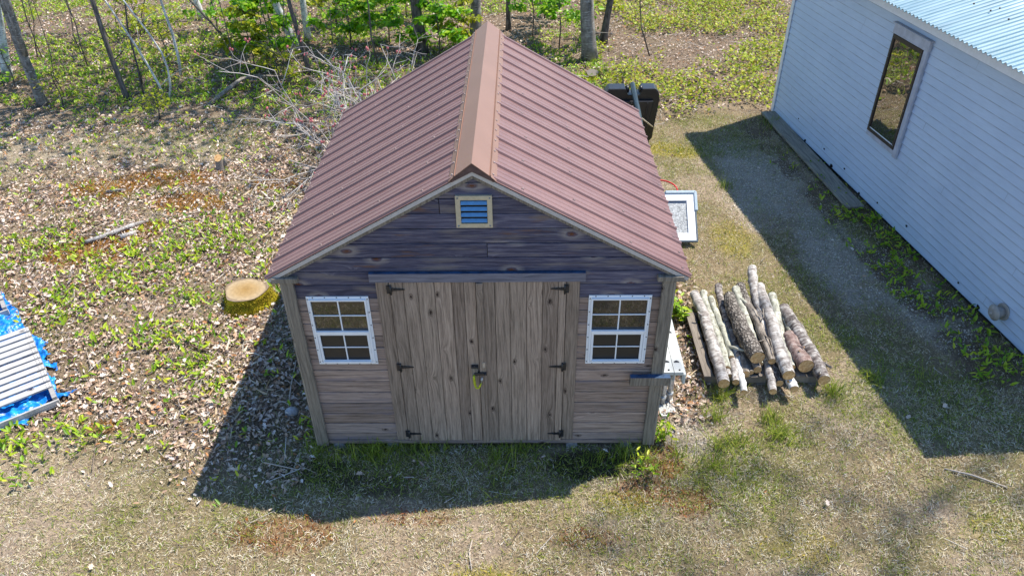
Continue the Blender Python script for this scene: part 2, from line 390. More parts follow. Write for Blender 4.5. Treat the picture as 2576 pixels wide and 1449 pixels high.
M_orange = leafmat('rust_moss', [(0, (.42, .17, .03)), (.3, (.28, .10, .02)), (.55, (.56, .31, .05)), (.8, (.30, .12, .02))], .2, .9)
M_red = leafmat('red_moss', [(0, (.26, .09, .03)), (.3, (.18, .06, .025)), (.6, (.34, .15, .05)), (.8, (.16, .09, .03))], .15, .9)
M_yel = leafmat('yellow_moss', [(0, (.40, .36, .04)), (.4, (.28, .27, .03)), (.7, (.48, .38, .05))], .2, .9)
M_blue = leafmat('low_shrub_leaf', [(0, (.36, .42, .03)), (.25, (.26, .34, .02)), (.5, (.48, .50, .05)), (.75, (.17, .24, .02)), (.9, (.40, .26, .05))], .35, .5)
def place(name, tmpl, x, y, size, wid, tilt, mat, zoff=.0, zvar=.01, flat=True, roll=.4):
    n = len(x); P = np.stack([x, y, gz(x, y)+zoff+rng.random(n)*zvar], 1)
    S = rng.uniform(size[0], size[1], n); W = S*rng.uniform(wid[0], wid[1], n)
    Rm = rotm(rng.uniform(0, 6.283, n), -rng.uniform(tilt[0], tilt[1], n), rng.normal(0, roll, n))
    return inst(tmpl[0], tmpl[1], P, Rm, np.stack([S, W, S], 1))
def stuff(name, parts, mat, label, cat):
    V, T = join(parts); o = np_mesh(name, V, T, mat); return tag(o, label, cat, kind='stuff')
BOX_N = (-11, 7, -2.2, 7.5); BOX_F = (-14, 8, 7.2, 16.5); ALL = (-14, 8, -2.2, 16.5)
# dead leaves
xs, ys = sample(1150, lambda x, y: (lambda z: z['litter']*(1-.55*z['orange']))(zones(x, y)), BOX_N); x2, y2 = sample(260, zk('litter', .9), BOX_F)
x3, y3 = sample(26, lambda x, y: .12+.88*np.clip(zones(x, y)['lawn']*(x < -1)*sst(-1.1, .2, y), 0, 1), BOX_N)
a = np.concatenate([xs, x2, x3]); b = np.concatenate([ys, y2, y3]); h = len(a)//2
big = np.where(np.arange(len(a)) >= len(xs), 1, 0)
stuff('dead_leaves', [place('', JAG, a[::2], b[::2], (.026, .078), (.55, 1.1), (-.65, .65), M_litter, .012, .035, roll=.55),
                      place('', CURL, a[1::2], b[1::2], (.022, .066), (.3, .9), (-.8, .8), M_litter, .008, .035, roll=.7)], M_litter,
      'tan and brown fallen leaves carpeting the ground', 'leaves')
# bleached strap leaves by the back left corner of the shed
xs, ys = sample(420, lambda x, y: .8*blob(x, y, -2.6, 4.6, 1.1, .8, 3)+.35*blob(x, y, -2.6, .9, .6, .9, 4)+.25*blob(x, y, 1.9, 1.6, .3, 1.4, 2), BOX_N)
stuff('bleached_leaf_strips', [place('', BLADE, xs, ys, (.07, .16), (.1, .2), (-.4, .6), M_litter, .02, .03, roll=.8)], leafmat('bleached_leaf', [(0, (.62, .55, .44)), (.3, (.52, .40, .26)), (.6, (.70, .64, .54)), (.85, (.45, .30, .14))], .15), 'pale curled dry leaf strips lying around the shed', 'leaves')
# straw lawn
def lawnk(x, y): z = zones(x, y); return np.clip(z['lawn']*(.30+.75*fbm(x, y, 2.1, 81))*(.30+1.25*sst(.3, .68, vn(x, y, 15, 3)*.6+vn(x, y, 6, 8)*.4))*(1-.5*z['red'])*(1-.8*z['dark'])+.34*z['litter']*(y < 7.6)*(1-.7*z['orange'])*sst(.35, .6, fbm(x, y, 2.6, 66)), 0, 1)
xs, ys = sample(11500, lawnk, (-6.5, 6.5, -2.2, .8)); x2, y2 = sample(5200, lawnk, (-11, 6, .8, 7.8))
xs = np.concatenate([xs, x2]); ys = np.concatenate([ys, y2])
stuff('dry_grass', [place('', BLADE, xs, ys, (.014, .046), (.075, .15), (-.1, 1.0), M_straw, 0, .012, roll=.9)], M_straw, 'short straw coloured dry grass covering the yard', 'grass')
# green blades
def gk(x, y): z = zones(x, y); return np.clip(z['green']*np.maximum(z['lawn'], .30*(y < 7)), 0, 1)*(y < 7.6)
xs, ys = sample(3900, gk, (-6.5, 6.5, -2.2, 7.6))
tl = np.exp(-((ys+.07)/.14)**2)*(np.abs(xs) < 1.5)*sst(.45, .62, fbm(xs, ys, 2.3, 91))
p1 = place('', BLADE, xs, ys, (.025, .07), (.06, .11), (.15, 1.1), M_green, 0, .01, roll=.5)
k = (tl > .4) & (rng.random(len(xs)) < .35); p2 = place('', BLADE, xs[k], ys[k], (.10, .22), (.025, .045), (.7, 1.35), M_green, 0, .01, roll=.3)
tx = []; ty = []
for (cx, cy, n, rr) in [(2.30, .62, 130, .09), (2.2, .35, 110, .1), (2.75, .12, 190, .13), (2.72, .32, 100, .09), (2.33, .02, 120, .12), (2.05, -.25, 110, .14), (3.45, .72, 120, .1), (2.15, .0, 80, .08), (3.9, .9, 90, .12), (1.75, -.1, 60, .1), (4.6, 7.2, 160, .18), (-1.55, -.05, 100, .14), (-1.0, -.1, 140, .12), (.1, -.16, 140, .2), (3.3, 5.0, 60, .1), (-2.2, 4.0, 80, .12), (-2.3, 2.9, 150, .2)]:
    aa = rng.uniform(0, 6.283, n); rad = np.abs(rng.normal(0, rr, n)); tx.append(cx+rad*np.cos(aa)); ty.append(cy+rad*np.sin(aa))
tx = np.concatenate(tx); ty = np.concatenate(ty)
p3 = place('', BLADE, tx, ty, (.09, .2), (.03, .05), (.5, 1.3), M_green, 0, .01, roll=.3)
stuff('green_grass', [p1, p2, p3], M_green, 'fresh green grass blades and tufts coming up through the dry lawn', 'grass')
# mayflower-like groundcover: pairs of upright leaves
xs, ys = sample(205, lambda x, y: zones(x, y)['mayflower']*(y < 7.8), BOX_N); x2, y2 = sample(165, lambda x, y: zones(x, y)['mayflower'], BOX_F)
xs = np.concatenate([xs, x2]); ys = np.concatenate([ys, y2])
pts = []
for k in range(3):
    keep = rng.random(len(xs)) < (1, .8, .4)[k]
    jx = xs[keep]+rng.normal(0, .02, keep.sum()); jy = ys[keep]+rng.normal(0, .02, keep.sum())
    pts.append(place('', LEAF, jx, jy, (.042, .095), (.45, .75), (.15, 1.15), M_may, .02, .035, roll=.35))
stuff('groundcover_leaves', pts, M_may, 'bright green broad leaved groundcover sprouting through dead leaves', 'plants')
# mosses
for nm, key, mt, lab, dn in (('rust_moss', 'orange', M_orange, 'rust orange moss patches on the leaf litter', 3000), ('red_moss', 'red', M_red, 'reddish brown moss patches in the lawn', 2600), ('yellow_moss', 'yellow', M_yel, 'yellow green moss patches in thin grass', 1600)):
    xs, ys = sample(dn, zk(key, .8), (-8, 6, -2.2, 7.5))
    stuff(nm, [place('', BLADE, xs, ys, (.02, .05), (.12, .3), (.3, 1.3), mt, 0, .015, roll=.5)], mt, lab, 'moss')
# low shrubs in the right background: many small leaves at several heights
xs, ys = sample(520, zk('blue'), (1.5, 8.5, 7, 16.5)); n = len(xs)
hh = rng.random(n)*.22*(.4+fbm(xs, ys, 1.5, 5))
P = np.stack([xs, ys, gz(xs, ys)+.02+hh], 1)
V, T_ = inst(DIAM[0], DIAM[1], P, rotm(rng.uniform(0, 6.28, n), -rng.uniform(-.3, 1., n), rng.normal(0, .5, n)), np.stack([rng.uniform(.04, .085, n)]*3, 1)*np.array([1, 1.3, 1]))
stuff('low_shrub_leaves', [(V, T_)], M_blue, 'yellow green low shrubs spreading over the leaf litter by the white house', 'plants')
# twigs
def twig_parts(x, y, ln, r):
    n = len(x); q6 = np.array([[0, -1, 0], [0, .5, .87], [0, .5, -.87], [1, -1, 0], [1, .5, .87], [1, .5, -.87]], float)
    t6 = np.array([[0, 1, 4], [0, 4, 3], [1, 2, 5], [1, 5, 4], [2, 0, 3], [2, 3, 5]])
    P = np.stack([x, y, gz(x, y)+.02+rng.random(n)*.02], 1); L = rng.uniform(*ln, n); rr = rng.uniform(*r, n)
    return inst(q6, t6, P, rotm(rng.uniform(0, 6.28, n), rng.normal(0, .06, n), rng.random(n)), np.stack([L, rr, rr], 1))
M_twig = leafmat('dry_twig', [(0, (.26, .20, .15)), (.3, (.42, .36, .30)), (.6, (.16, .11, .08)), (.8, (.52, .47, .42))])
xs, ys = sample(22, zk('litter'), ALL); x2, y2 = sample(3, zk('lawn'), BOX_N)
stuff('twigs', [twig_parts(xs, ys, (.08, .5), (.002, .006)), twig_parts(x2, y2, (.06, .25), (.0015, .003))], M_twig, 'thin dry twigs scattered over the ground', 'twigs')
# small stones and wood chips in the worn strip and the sawdust by the stump
xs, ys = sample(1500, lambda x, y: .9*zones(x, y)['gravel']+.9*blob(x, y, -2.2, 1.9, .5, .6, 2), BOX_N)
stuff('gravel_chips', [place('', DIAM, xs, ys, (.008, .030), (.6, 1.3), (-.4, .4), M_twig, .004, .01, roll=.5)], leafmat('stone_chip', [(0, (.45, .42, .38)), (.3, (.6, .52, .40)), (.6, (.32, .29, .26)), (.8, (.66, .60, .50))]), 'small pale stone and wood chips on bare ground', 'gravel')
# ------------------------------------------------------------------ shed
W_low = wood('weathered_pine', 0, 2, [(.3, (.17, .112, .078)), (.5, (.36, .25, .185)), (.7, (.50, .375, .295))], (.26, .215, .20), .75, .45, stain=(.18, .155, .18))
W_gab = wood('stained_pine', 0, 2, [(.3, (.03, .03, .055)), (.5, (.095, .09, .145)), (.68, (.30, .275, .29))], (.105, .095, .125), .85, .5, rust=(.16, .085, .05), knotcol=(.13, .05, .022), stain=(.21, .175, .15), lightknot=(.34, .29, .25))
W_door = wood('door_pine', 2, 0, [(.3, (.16, .112, .082)), (.5, (.335, .245, .185)), (.7, (.46, .355, .28))], (.255, .21, .16), .8, .32, gscale=60)
W_post = wood('post_pine', 2, 0, [(.3, (.16, .128, .095)), (.5, (.28, .23, .175)), (.7, (.40, .335, .26))], (.245, .22, .18), .4, .4)
W_head = wood('header_pine', 0, 2, [(.3, (.12, .115, .13)), (.5, (.24, .225, .24)), (.7, (.42, .40, .40))], (.20, .195, .25), .5, .6)
M_dark = plain('shadow_gap', (.02, .018, .016), .9, .1)
M_black = plain('black_iron', (.018, .018, .02), .45, .5)
M_white = plain('white_aluminium', (.78, .79, .80), .4, .5, var=.04, sc_=6)
M_steel = plain('galvanised_steel', (.42, .42, .42), .4, .5, .7)
def brown_metal():
    m = Mat('brown_roof_metal', .42, .36)
    n = m.noise(m.scale(m.obj(), (1, 1, 1)), 2.2, 4); f = m.noise(m.obj(), 60, 3)
    c = m.ramp(n, [(.3, (.178, .098, .088)), (.7, (.212, .122, .112))])
    c = m.mix(.35, c, m.ramp(f, [(.3, .8), (.7, 1.2)]), 'MULTIPLY'); m.color(c)
    m.rough(m.ramp(n, [(.3, .34), (.7, .5)])); return m.m
M_roof = brown_metal()
M_cap = plain('ridge_cap_metal', (.225, .125, .088), .45, .4, var=.05, sc_=3)
M_glass = Mat('dark_window_glass', .03, .9); M_glass.color(M_glass.ramp(M_glass.noise(M_glass.obj(), 5, 3), [(.3, (.018, .016, .014)), (.7, (.035, .03, .025))])); M_glass.b.inputs['IOR'].default_value = 1.6; M_glass = M_glass.m
M_screen = plain('insect_screen', (.022, .021, .021), .35, .5, var=.2, sc_=200)

shed = thing('shed', 'weathered wooden garden shed with brown metal gable roof and closed double doors', 'shed')
HWX = 1.525; SL = (2.875-1.939)/1.657; D_ = 3.265
def roofz(x): return 2.875 - SL*abs(x)
seams = [1.9875 + k*.128 for k in range(-15, 8)]
seams = [s for s in seams if s > .105]; seams = [.10] + seams
fb = MB()
for i, z0 in enumerate(seams):
    z1 = (seams[i+1] if i+1 < len(seams) else z0+.128) - .0055
    mi = 1 if z0 > 1.72 else 0
    def seg(xa, xb):
        # clip to the gable, 35 mm under the roof
        lim0 = (2.875-.055-z0)/SL; lim1 = (2.875-.055-z1)/SL
        if lim0 <= .02: return
        a0, b0 = max(xa, -lim0), min(xb, lim0); a1, b1 = max(xa, -max(lim1, .005)), min(xb, max(lim1, .005))
        zz1 = z1 if lim1 > .02 else 2.875-.07
        if b0-a0 < .02: return
        dy = random.uniform(-.002, .002)
        fb.prism([(a0, z0), (b0, z0), (max(b1, a1+.004), zz1), (a1, zz1)], dy, .02, 'y', mi)
    if z0 < 1.90-.02:
        cut = .80
        joint = random.choice((None, None, 1.12))
        seg(-HWX+.005, -cut); seg(cut, HWX-.005)
    elif z0 < 2.0:
        seg(-HWX+.005, HWX-.005)
    else:
        if i % 3 == 1: j = random.uniform(-.5, .5); seg(-HWX, j-.002); seg(j+.002, HWX)
        else: seg(-HWX+.005, HWX-.005)
fb.build('front_wall', [W_low, W_gab], shed, .003)
for nm, x0, x1 in (('side_wall', -HWX, -HWX+.02), ('side_wall', HWX-.02, HWX)):
    b = MB(); z = .1
    while z < 1.9: b.box(x0, x1, .025, D_-.06, z, min(z+.124, 1.92)); z += .128
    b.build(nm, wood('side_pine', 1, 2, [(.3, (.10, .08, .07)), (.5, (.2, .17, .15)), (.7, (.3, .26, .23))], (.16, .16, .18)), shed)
b = MB()
b.prism([(-HWX, .1), (HWX, .1), (HWX, 1.92), (0, 2.80), (-HWX, 1.92)], D_-.055, D_-.03); b.build('back_wall', W_low, shed)
b = MB(); b.box(-1.49, 1.49, .03, D_-.07, .08, .12); b.build('floor_deck', W_post, shed)
# posts, sill, blocks, skids
for s in (-1, 1):
    b = MB(); b.prism([(s*1.444, .065), (s*1.53, .065), (s*1.53, 1.905), (s*1.444, 1.905)], -.035, -.003)
    b.box(min(s*1.53, s*1.55), max(s*1.53, s*1.55), -.035, .06, .065, 1.90)
    b.build('corner_post', W_post, shed, .004)
    b = MB(); b.box(min(s*1.40, s*1.60), max(s*1.40, s*1.60), -.05, -.002, 1.908, 1.955); b.build('eave_block', W_post, shed, .004)
    b = MB(); b.prism([(s*.803, .118), (s*.70, .118), (s*.70, 1.900), (s*.803, 1.900)], -.012, .016); b.build('door_jamb', W_door, shed, .003)
b = MB(); b.box(-1.44, 1.44, -.014, .0, .072, .112); b.build('sill_board', W_low, shed, .003)
M_blue_ = plain('skylight_tint_edge', (.03, .07, .14), .6, .3, var=.45, sc_=14)  # blue skylight on upward faces of header and bracket, put into the colour
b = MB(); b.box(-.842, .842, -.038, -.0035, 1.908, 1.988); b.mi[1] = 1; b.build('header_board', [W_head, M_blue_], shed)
for x in (-1.36, -.86, .80, 1.30):
    b = MB(); b.box(x-.05, x+.05, -.005, 3.1, -.03, .066); b.build('skid', plain('grey_skid_wood', (.20, .20, .21), .9, .1, var=.4), shed, .005)
# doors
def hinge(sx, z, par):
    b = MB(); xs = sx*.700
    b.box(xs-.018, xs+.018, -.030, -.024, z-.038, z+.038)
    t = -sx
    b.prism([(xs+t*.018, z-.014), (xs+t*.018, z+.014), (xs+t*.115, z+.005), (xs+t*.128, z), (xs+t*.115, z-.005)][::1], -.031, -.0245)
    b.tube([(xs+t*.016, -.034, z-.045), (xs+t*.016, -.034, z+.045)], .008, 6)
    for dx, dz in ((0, .03), (0, -.03), (t*.045, 0), (t*.085, 0)): b.ball((xs+dx, -.031, z+dz), .006, 0, 6, 3)
    return b.build('hinge', M_black, par)
for sx in (-1, 1):
    if sx < 0: ed = [-.697, -.588, -.474, -.341, -.205, -.110, -.016]
    else: ed = [.010, .131, .251, .384, .511, .636, .697]
    b = MB()
    for a0, a1 in zip(ed[:-1], ed[1:]):
        b.box(a0+.0015, a1-.0015, -.022+random.uniform(-.0015, .0015), -.002, .120, 1.899)
    dr = b.build('door', W_door, shed, .003)
    for z in (1.833, 1.02, .212): hinge(sx, z, dr)
    if sx > 0:
        b = MB(); b.box(-.013, .040, -.044, -.0235, .115, 1.897); b.build('astragal_strip', W_door, dr, .003)
        b = MB(); b.box(.012, .034, -.050, -.0445, 1.03, 1.085); b.ball((.023, -.051, 1.042), .004, 0, 6, 3); b.build('strike_tab', M_steel, dr, .004)
        b = MB(); b.box(-.06, .045, -.062, -.0445, .952, .980); b.ball((.03, -.064, .966), .01, 0, 6, 4); b.build('hasp', M_black, dr, .002)
    else:
        b = MB(); b.box(-.082, -.030, -.052, -.0235, .930, 1.025, 0); b.build('latch_block', W_post, dr, .004)
        b = MB(); b.box(-.085, -.027, -.056, -.0235, 1.026, 1.045); b.ball((-.055, -.05, 1.046), .01, 0, 6, 4); b.build('latch_plate', M_black, dr, .003)
# inside darkness behind gaps
b = MB(); b.box(-.70, .70, .004, .012, .12, 1.9); b.build('door_backing', M_dark, shed)
# carabiner hanging on the hasp
cb = thing('carabiner', 'yellow green carabiner clip hanging on the black hasp of the doors', 'clip', (-.05, -.07, .90))
b = MB(); b.tube([(-.012, 0, .06), (-.014, 0, .03), (-.01, 0, -.04), (0, -.002, -.075), (.012, -.002, -.083), (.026, -.002, -.075), (.038, 0, -.045), (.048, 0, -.02)], [.010, .011, .011, .010, .009, .009, .008, .007], 8)
b.build('hook_body', plain('lime_webbing', (.42, .44, .02), .5, .4, var=.35, sc_=60), cb)
b = MB(); b.tube([(.048, 0, -.02), (.055, -.002, .015), (.055, -.006, .045)], [.008, .009, .008], 8); b.ball((.052, -.004, .02), .014, 0, 8, 5); b.build('gate', M_steel, cb)
# windows
def window(cx, z0, z1, par):
    hw = .25; b = MB()
    def ring(bb, x0, x1, y0, y1, za, zb, wd, wt=None, wb=None, mi=0):
        wt = wt or wd; wb = wb or wd
        bb.box(x0, x0+wd, y0, y1, za, zb, mi); bb.box(x1-wd, x1, y0, y1, za, zb, mi)
        bb.box(x0+wd, x1-wd, y0, y1, zb-wt, zb, mi); bb.box(x0+wd, x1-wd, y0, y1, za, za+wb, mi)
    x0, x1 = cx-hw, cx+hw
    ring(b, x0, x1, -.012, -.003, z0, z1, .031)                        # flange
    ring(b, x0+.020, x1-.020, -.030, -.0125, z0+.022, z1-.022, .014)
    zm = (z0+z1)/2 + .01
    b.box(x0+.034, x1-.034, -.036, -.0125, zm-.028, zm+.004)            # meeting rail
    for t in range(6):
        for xx in (x0+.010, x1-.010): b.box(xx-.005, xx+.005, -.0145, -.0118, z0+.02+t*.132, z0+.03+t*.132, 1)
    for t in range(5):
        for zz in (z0+.008, z1-.008): b.box(x0+.05+t*.096, x0+.06+t*.096, -.0145, -.0118, zz-.005, zz+.005, 1)
    wn = b.build('window', [M_white, M_black], par, .002)
    b = MB(); ring(b, x0+.036, x1-.036, -.026, -.0128, z0+.038, zm-.030, .020, .012, .016)
    b.box(x0+.05, x1-.05, -.04, -.0265, z0+.040, z0+.050); b.build('sash', M_white, wn, .002)
    b = MB()
    for (za, zb, ya) in ((zm+.004, z1-.036, -.019), (z0+.054, zm-.042, -.018)):
        b.box(cx-.0055, cx+.0055, ya, -.0095, za, zb); zc = (za+zb)/2
        for xa, xb in ((x0+.034 if za > zm else x0+.056, cx-.0055), (cx+.0055, x1-.034 if za > zm else x1-.056)): b.box(xa, xb, ya+.001, -.0095, zc-.005, zc+.005)
    b.build('muntins', M_white, wn, .002)
    b = MB(); b.box(x0+.034, x1-.034, -.009, -.004, zm+.004, z1-.036); b.build('glass', M_glass, wn)
    b = MB(); b.box(x0+.05, x1-.05, -.0088, -.004, z0+.05, zm-.04); b.build('screen', M_screen, wn)
    return wn
window(-1.125, 1.045, 1.755, shed); window(1.128, 1.04, 1.755, shed)
# gable vent with louvres
M_vent = plain('tan_vent_frame', (.50, .42, .28), .6, .3, var=.12)
M_louv = plain('sky_reflection_louvre', (.10, .27, .50), .3, .5, var=.1)  # slats coloured blue to stand in for the sky they reflect
b = MB(); x0, x1, z0, z1 = -.134, .134, 2.392, 2.658
b.box(x0, x0+.036, -.022, -.003, z0, z1); b.box(x1-.036, x1, -.022, -.003, z0, z1)
b.box(x0+.036, x1-.036, -.022, -.003, z1-.034, z1); b.box(x0+.036, x1-.036, -.022, -.003, z0, z0+.034)
for sx in (x0+.017, x1-.017):
    for sz in (z0+.017, z1-.017): b.ball((sx, -.022, sz), .007, 1, 6, 3)
vt = b.build('vent', [M_vent, M_steel], shed, .002)
b = MB(); b.box(x0+.036, x1-.036, -.005, -.003, z0+.034, z1-.034); b.build('vent_backing', M_dark, vt)
for k in range(4):
    zc = z0+.034+.0495*(k+.5); b = MB()
    b.add([(x0+.038, -.006, zc+.011), (x1-.038, -.006, zc+.011), (x1-.038, -.026, zc-.010), (x0+.038, -.026, zc-.010), (x0+.038, -.004, zc+.007), (x1-.038, -.004, zc+.007), (x1-.038, -.024, zc-.014), (x0+.038, -.024, zc-.014)],
          [(0, 3, 2, 1), (4, 5, 6, 7), (3, 7, 6, 2), (0, 1, 5, 4), (0, 4, 7, 3), (1, 2, 6, 5)]); b.build('louvre', M_louv, vt)
# wooden ledge on the right corner
b = MB(); b.box(1.262, 1.60, -.085, -.0355, .850, .940); b.mi[1] = 1; b.build('wall_bracket', [W_post, M_blue_], shed)  # top face takes the painted skylight blue
# roof: ribbed panels
def ribprofile(y0, y1):
    pr = []; y = y0; k = 0; pitch = .2286
    yy = y0 + .03
    pr.append((y0, 0))
    while yy < y1-.02:
        pr += [(yy-.021, 0), (yy-.012, .016), (yy+.012, .016), (yy+.021, 0)]
        for f in (.35, .65):
            m = yy+pitch*f
            if m < y1-.02: pr += [(m-.012, 0), (m-.006, .0045), (m+.006, .0045), (m+.012, 0)]
        yy += pitch
    pr.append((y1, 0)); return pr
Y0R, Y1R = -.035, D_
for s in (-1, 1):
    b = MB(); pr = ribprofile(Y0R, Y1R); n = Vector((s*SL, 0, 1)).normalized(); dn = Vector((s, 0, -SL)).normalized()
    top = Vector((0, 0, 2.875)); Ls = math.hypot(1.657, 2.875-1.939)
    rows = [.02, Ls*.5, Ls]
    vs = [top + dn*l + Vector((0, y, 0)) + n*h for l in rows for y, h in pr] + [top + dn*l + Vector((0, y, 0)) + n*(h-.006) for l in rows for y, h in pr]
    m = len(pr); fs = []
    for r in range(2):
        for i in range(m-1):
            f = (r*m+i, r*m+i+1, (r+1)*m+i+1, (r+1)*m+i); fs.append(f if s < 0 else f[::-1])
            g = tuple(x+3*m for x in f); fs.append(g[::-1] if s < 0 else g)
    for i in range(m-1): fs.append((2*m+i, 2*m+i+1, 5*m+i+1, 5*m+i))
    for r in range(2):
        for e in (0, m-1): fs.append((r*m+e, (r+1)*m+e, (r+4)*m+e, (r+3)*m+e))
    b.add(vs, fs, 0)
    yy = Y0R+.03; k = 0
    while yy < Y1R-.02:
        for j, l in enumerate((.42, .86, 1.36, Ls-.06)):
            if (k+j) % 2 == 0 or j == 3: p = top + dn*(l+random.uniform(-.02, .02)) + Vector((0, yy+.045, 0)) + n*.003; b.ball(p, .0125, 1, 6, 4)
        yy += .2286; k += 1
    b.build('roof_panel', [M_roof, plain('screw_head', (.20, .14, .13), .45, .4)], shed)
    # light metal rake trim + wooden rake board under it
    b = MB(); off = n*-.012
    a0 = top + off - dn*.035; a1 = top + dn*(Ls-.01) + off
    def strip(p, q, w_, ya, yb, mi=0):
        d = -n*w_
        vs = [p+Vector((0, ya, 0)), q+Vector((0, ya, 0)), q+d+Vector((0, ya, 0)), p+d+Vector((0, ya, 0)), p+Vector((0, yb, 0)), q+Vector((0, yb, 0)), q+d+Vector((0, yb, 0)), p+d+Vector((0, yb, 0))]
        b.add(vs, [(0, 1, 2, 3), (7, 6, 5, 4), (0, 4, 5, 1), (1, 5, 6, 2), (2, 6, 7, 3), (3, 7, 4, 0)], mi)
    strip(a0, a1, .030, Y0R+.004-.0015*(s > 0), Y0R+.012-.0015*(s > 0), 0)
    b.build('rake_trim', plain('pale_trim_metal', (.46, .43, .40), .4, .5, var=.1), shed)
    b = MB(); strip(a0-n*.004, a1-n*.004, .052, Y0R+.0125+.002*(s > 0), -.004-.001*(s > 0), 0); b.build('rake_board', W_post, shed)
    b = MB(); strip(a0-n*.004, a1-n*.004, .03, Y1R-.03, Y1R-.012, 0); b.build('rake_board', W_post, shed)
# ridge cap
wv = .165; b = MB(); prf = [(-wv-.03, .008), (-wv+.012, .022), (-wv+.018, .034), (-wv+.024, .026), (0, .052), (wv-.024, .026), (wv-.018, .034), (wv-.012, .022), (wv+.03, .008)]
pf = []
for x, h in prf: pf.append((x*.88, 2.875 - SL*abs(x)*.88 + h*1.1))
ya, yb = Y0R-.012, Y1R+.01; vs = [(x, y, z) for y in (ya, yb) for x, z in pf] + [(x, y, z-.006) for y in (ya, yb) for x, z in pf]; n_ = len(pf)
fs = []
for i in range(n_-1):
    fs += [(i, i+1, n_+i+1, n_+i), (2*n_+i, 3*n_+i, 3*n_+i+1, 2*n_+i+1), (i, 2*n_+i, 2*n_+i+1, i+1), (n_+i, n_+i+1, 3*n_+i+1, 3*n_+i)]
fs += [(0, n_, 3*n_, 2*n_), (n_-1, 2*n_-1, 4*n_-1, 3*n_-1)]
b.add(vs, fs, 0)
for s in (-1, 1):
    y = ya+.06
    while y < yb: x = s*(wv-.002)*.9; b.ball((x, y, 2.875-SL*abs(x)+.02), .009, 1, 6, 4); y += .19
b.prism([(-.15, 2.875-SL*.15-.012), (0, 2.86), (.15, 2.875-SL*.15-.012), (.135, 2.875-SL*.135+.024), (0, 2.928), (-.135, 2.875-SL*.135+.024)], ya+.006, ya+.012, 'y', 2)
b.build('ridge_cap', [M_cap, plain('screw_head_dark', (.30, .24, .22), .4, .5), plain('cap_end_metal', (.10, .06, .055), .5, .3)], shed)

# ------------------------------------------------------------------ white dock section with legs, stored against the shed's right wall
dk = thing('dock_section', 'white metal dock section with two round legs stored against the right shed wall', 'dock section', (1.72, .5, 0))
M_dock = plain('white_dock_plastic', (.52, .53, .50), .45, .4, var=.05, sc_=5)
for x0, x1 in ((-.115, -.022), (-.018, .062)):
    b = MB(); b.box(x0, x1, -.30, 2.3, .71, .745)
    b.box(x0, x0+.006, -.30, 2.3, .64, .71); b.box(x1-.006, x1, -.30, 2.3, .64, .71)
    for k in range(6):
        yk = -.17+k*.42; cx = (x0+x1)/2
        b.prism([(cx+.026*math.cos(t), yk+.03*math.sin(t)) for t in [math.pi*i/8 for i in range(9)]], .7455, .7475, 'z', 1)
    b.ball((x0+.05, -.27, .745), .010, 1, 8, 4)
    b.build('deck_panel', [M_dock, M_black], dk, .004)
b = MB(); b.box(.064, .090, -.30, 2.3, .60, .72); b.build('side_rail', M_dock, dk, .006)
for x, y in ((0.0, .04), (.075, .09)):
    x -= .005
    b = MB(); b.tube([(x, y, .02), (x, y, .70)], .028, 14)
    for zz in (.10, .42): b.tube([(x, y, zz), (x, y, zz+.04)], .034, 14)
    lg = b.build('leg', plain('grey_leg_metal', (.52, .53, .53), .4, .5, .4), dk)
    b = MB(); b.box(x-.040, x+.040, y-.17, y+.05, .012, .03); b.box(x-.012, x+.004, y-.155, y-.143, .03, .032, 1); b.box(x+.012, x+.028, y-.155, y-.143, .03, .032, 1); b.build('foot_plate', [M_dock, M_black], lg, .002)

# ------------------------------------------------------------------ firewood on its pallet
W_pal = wood('pallet_wood', 1, 0, [(.3, (.15, .12, .09)), (.5, (.27, .22, .17)), (.7, (.40, .34, .27))], (.22, .2, .18), .5, .4)
W_palx = wood('pallet_wood_cross', 0, 1, [(.3, (.15, .12, .09)), (.5, (.27, .22, .17)), (.7, (.40, .34, .27))], (.22, .2, .18), .5, .4)
pl = thing('wood_pallet', 'brown wooden pallet under the pile of birch logs beside the shed', 'pallet', (2.76, 1.35, 0))
for k, y in enumerate((-.50, 0, .52)):
    b = MB(); b.prism([(-.58, .022), (-.40, .022), (-.36, .055), (-.18, .055), (-.14, .022), (.14, .022), (.18, .055), (.36, .055), (.40, .022), (.60, .022), (.60, .108), (-.58, .108)], y-.02, y+.02); b.build('stringer', W_palx, pl, .003)
for k in range(7):
    x = -.545+k*.184; b = MB(); b.box(x-.045, x+.05, -.53, .56, .109, .128); b.build('deck_board', W_pal, pl, .002)
for x in (-.5, .0, .52):
    b = MB(); b.box(x-.05, x+.05, -.53, .56, .004, .021); b.build('bottom_board', W_pal, pl, .002)

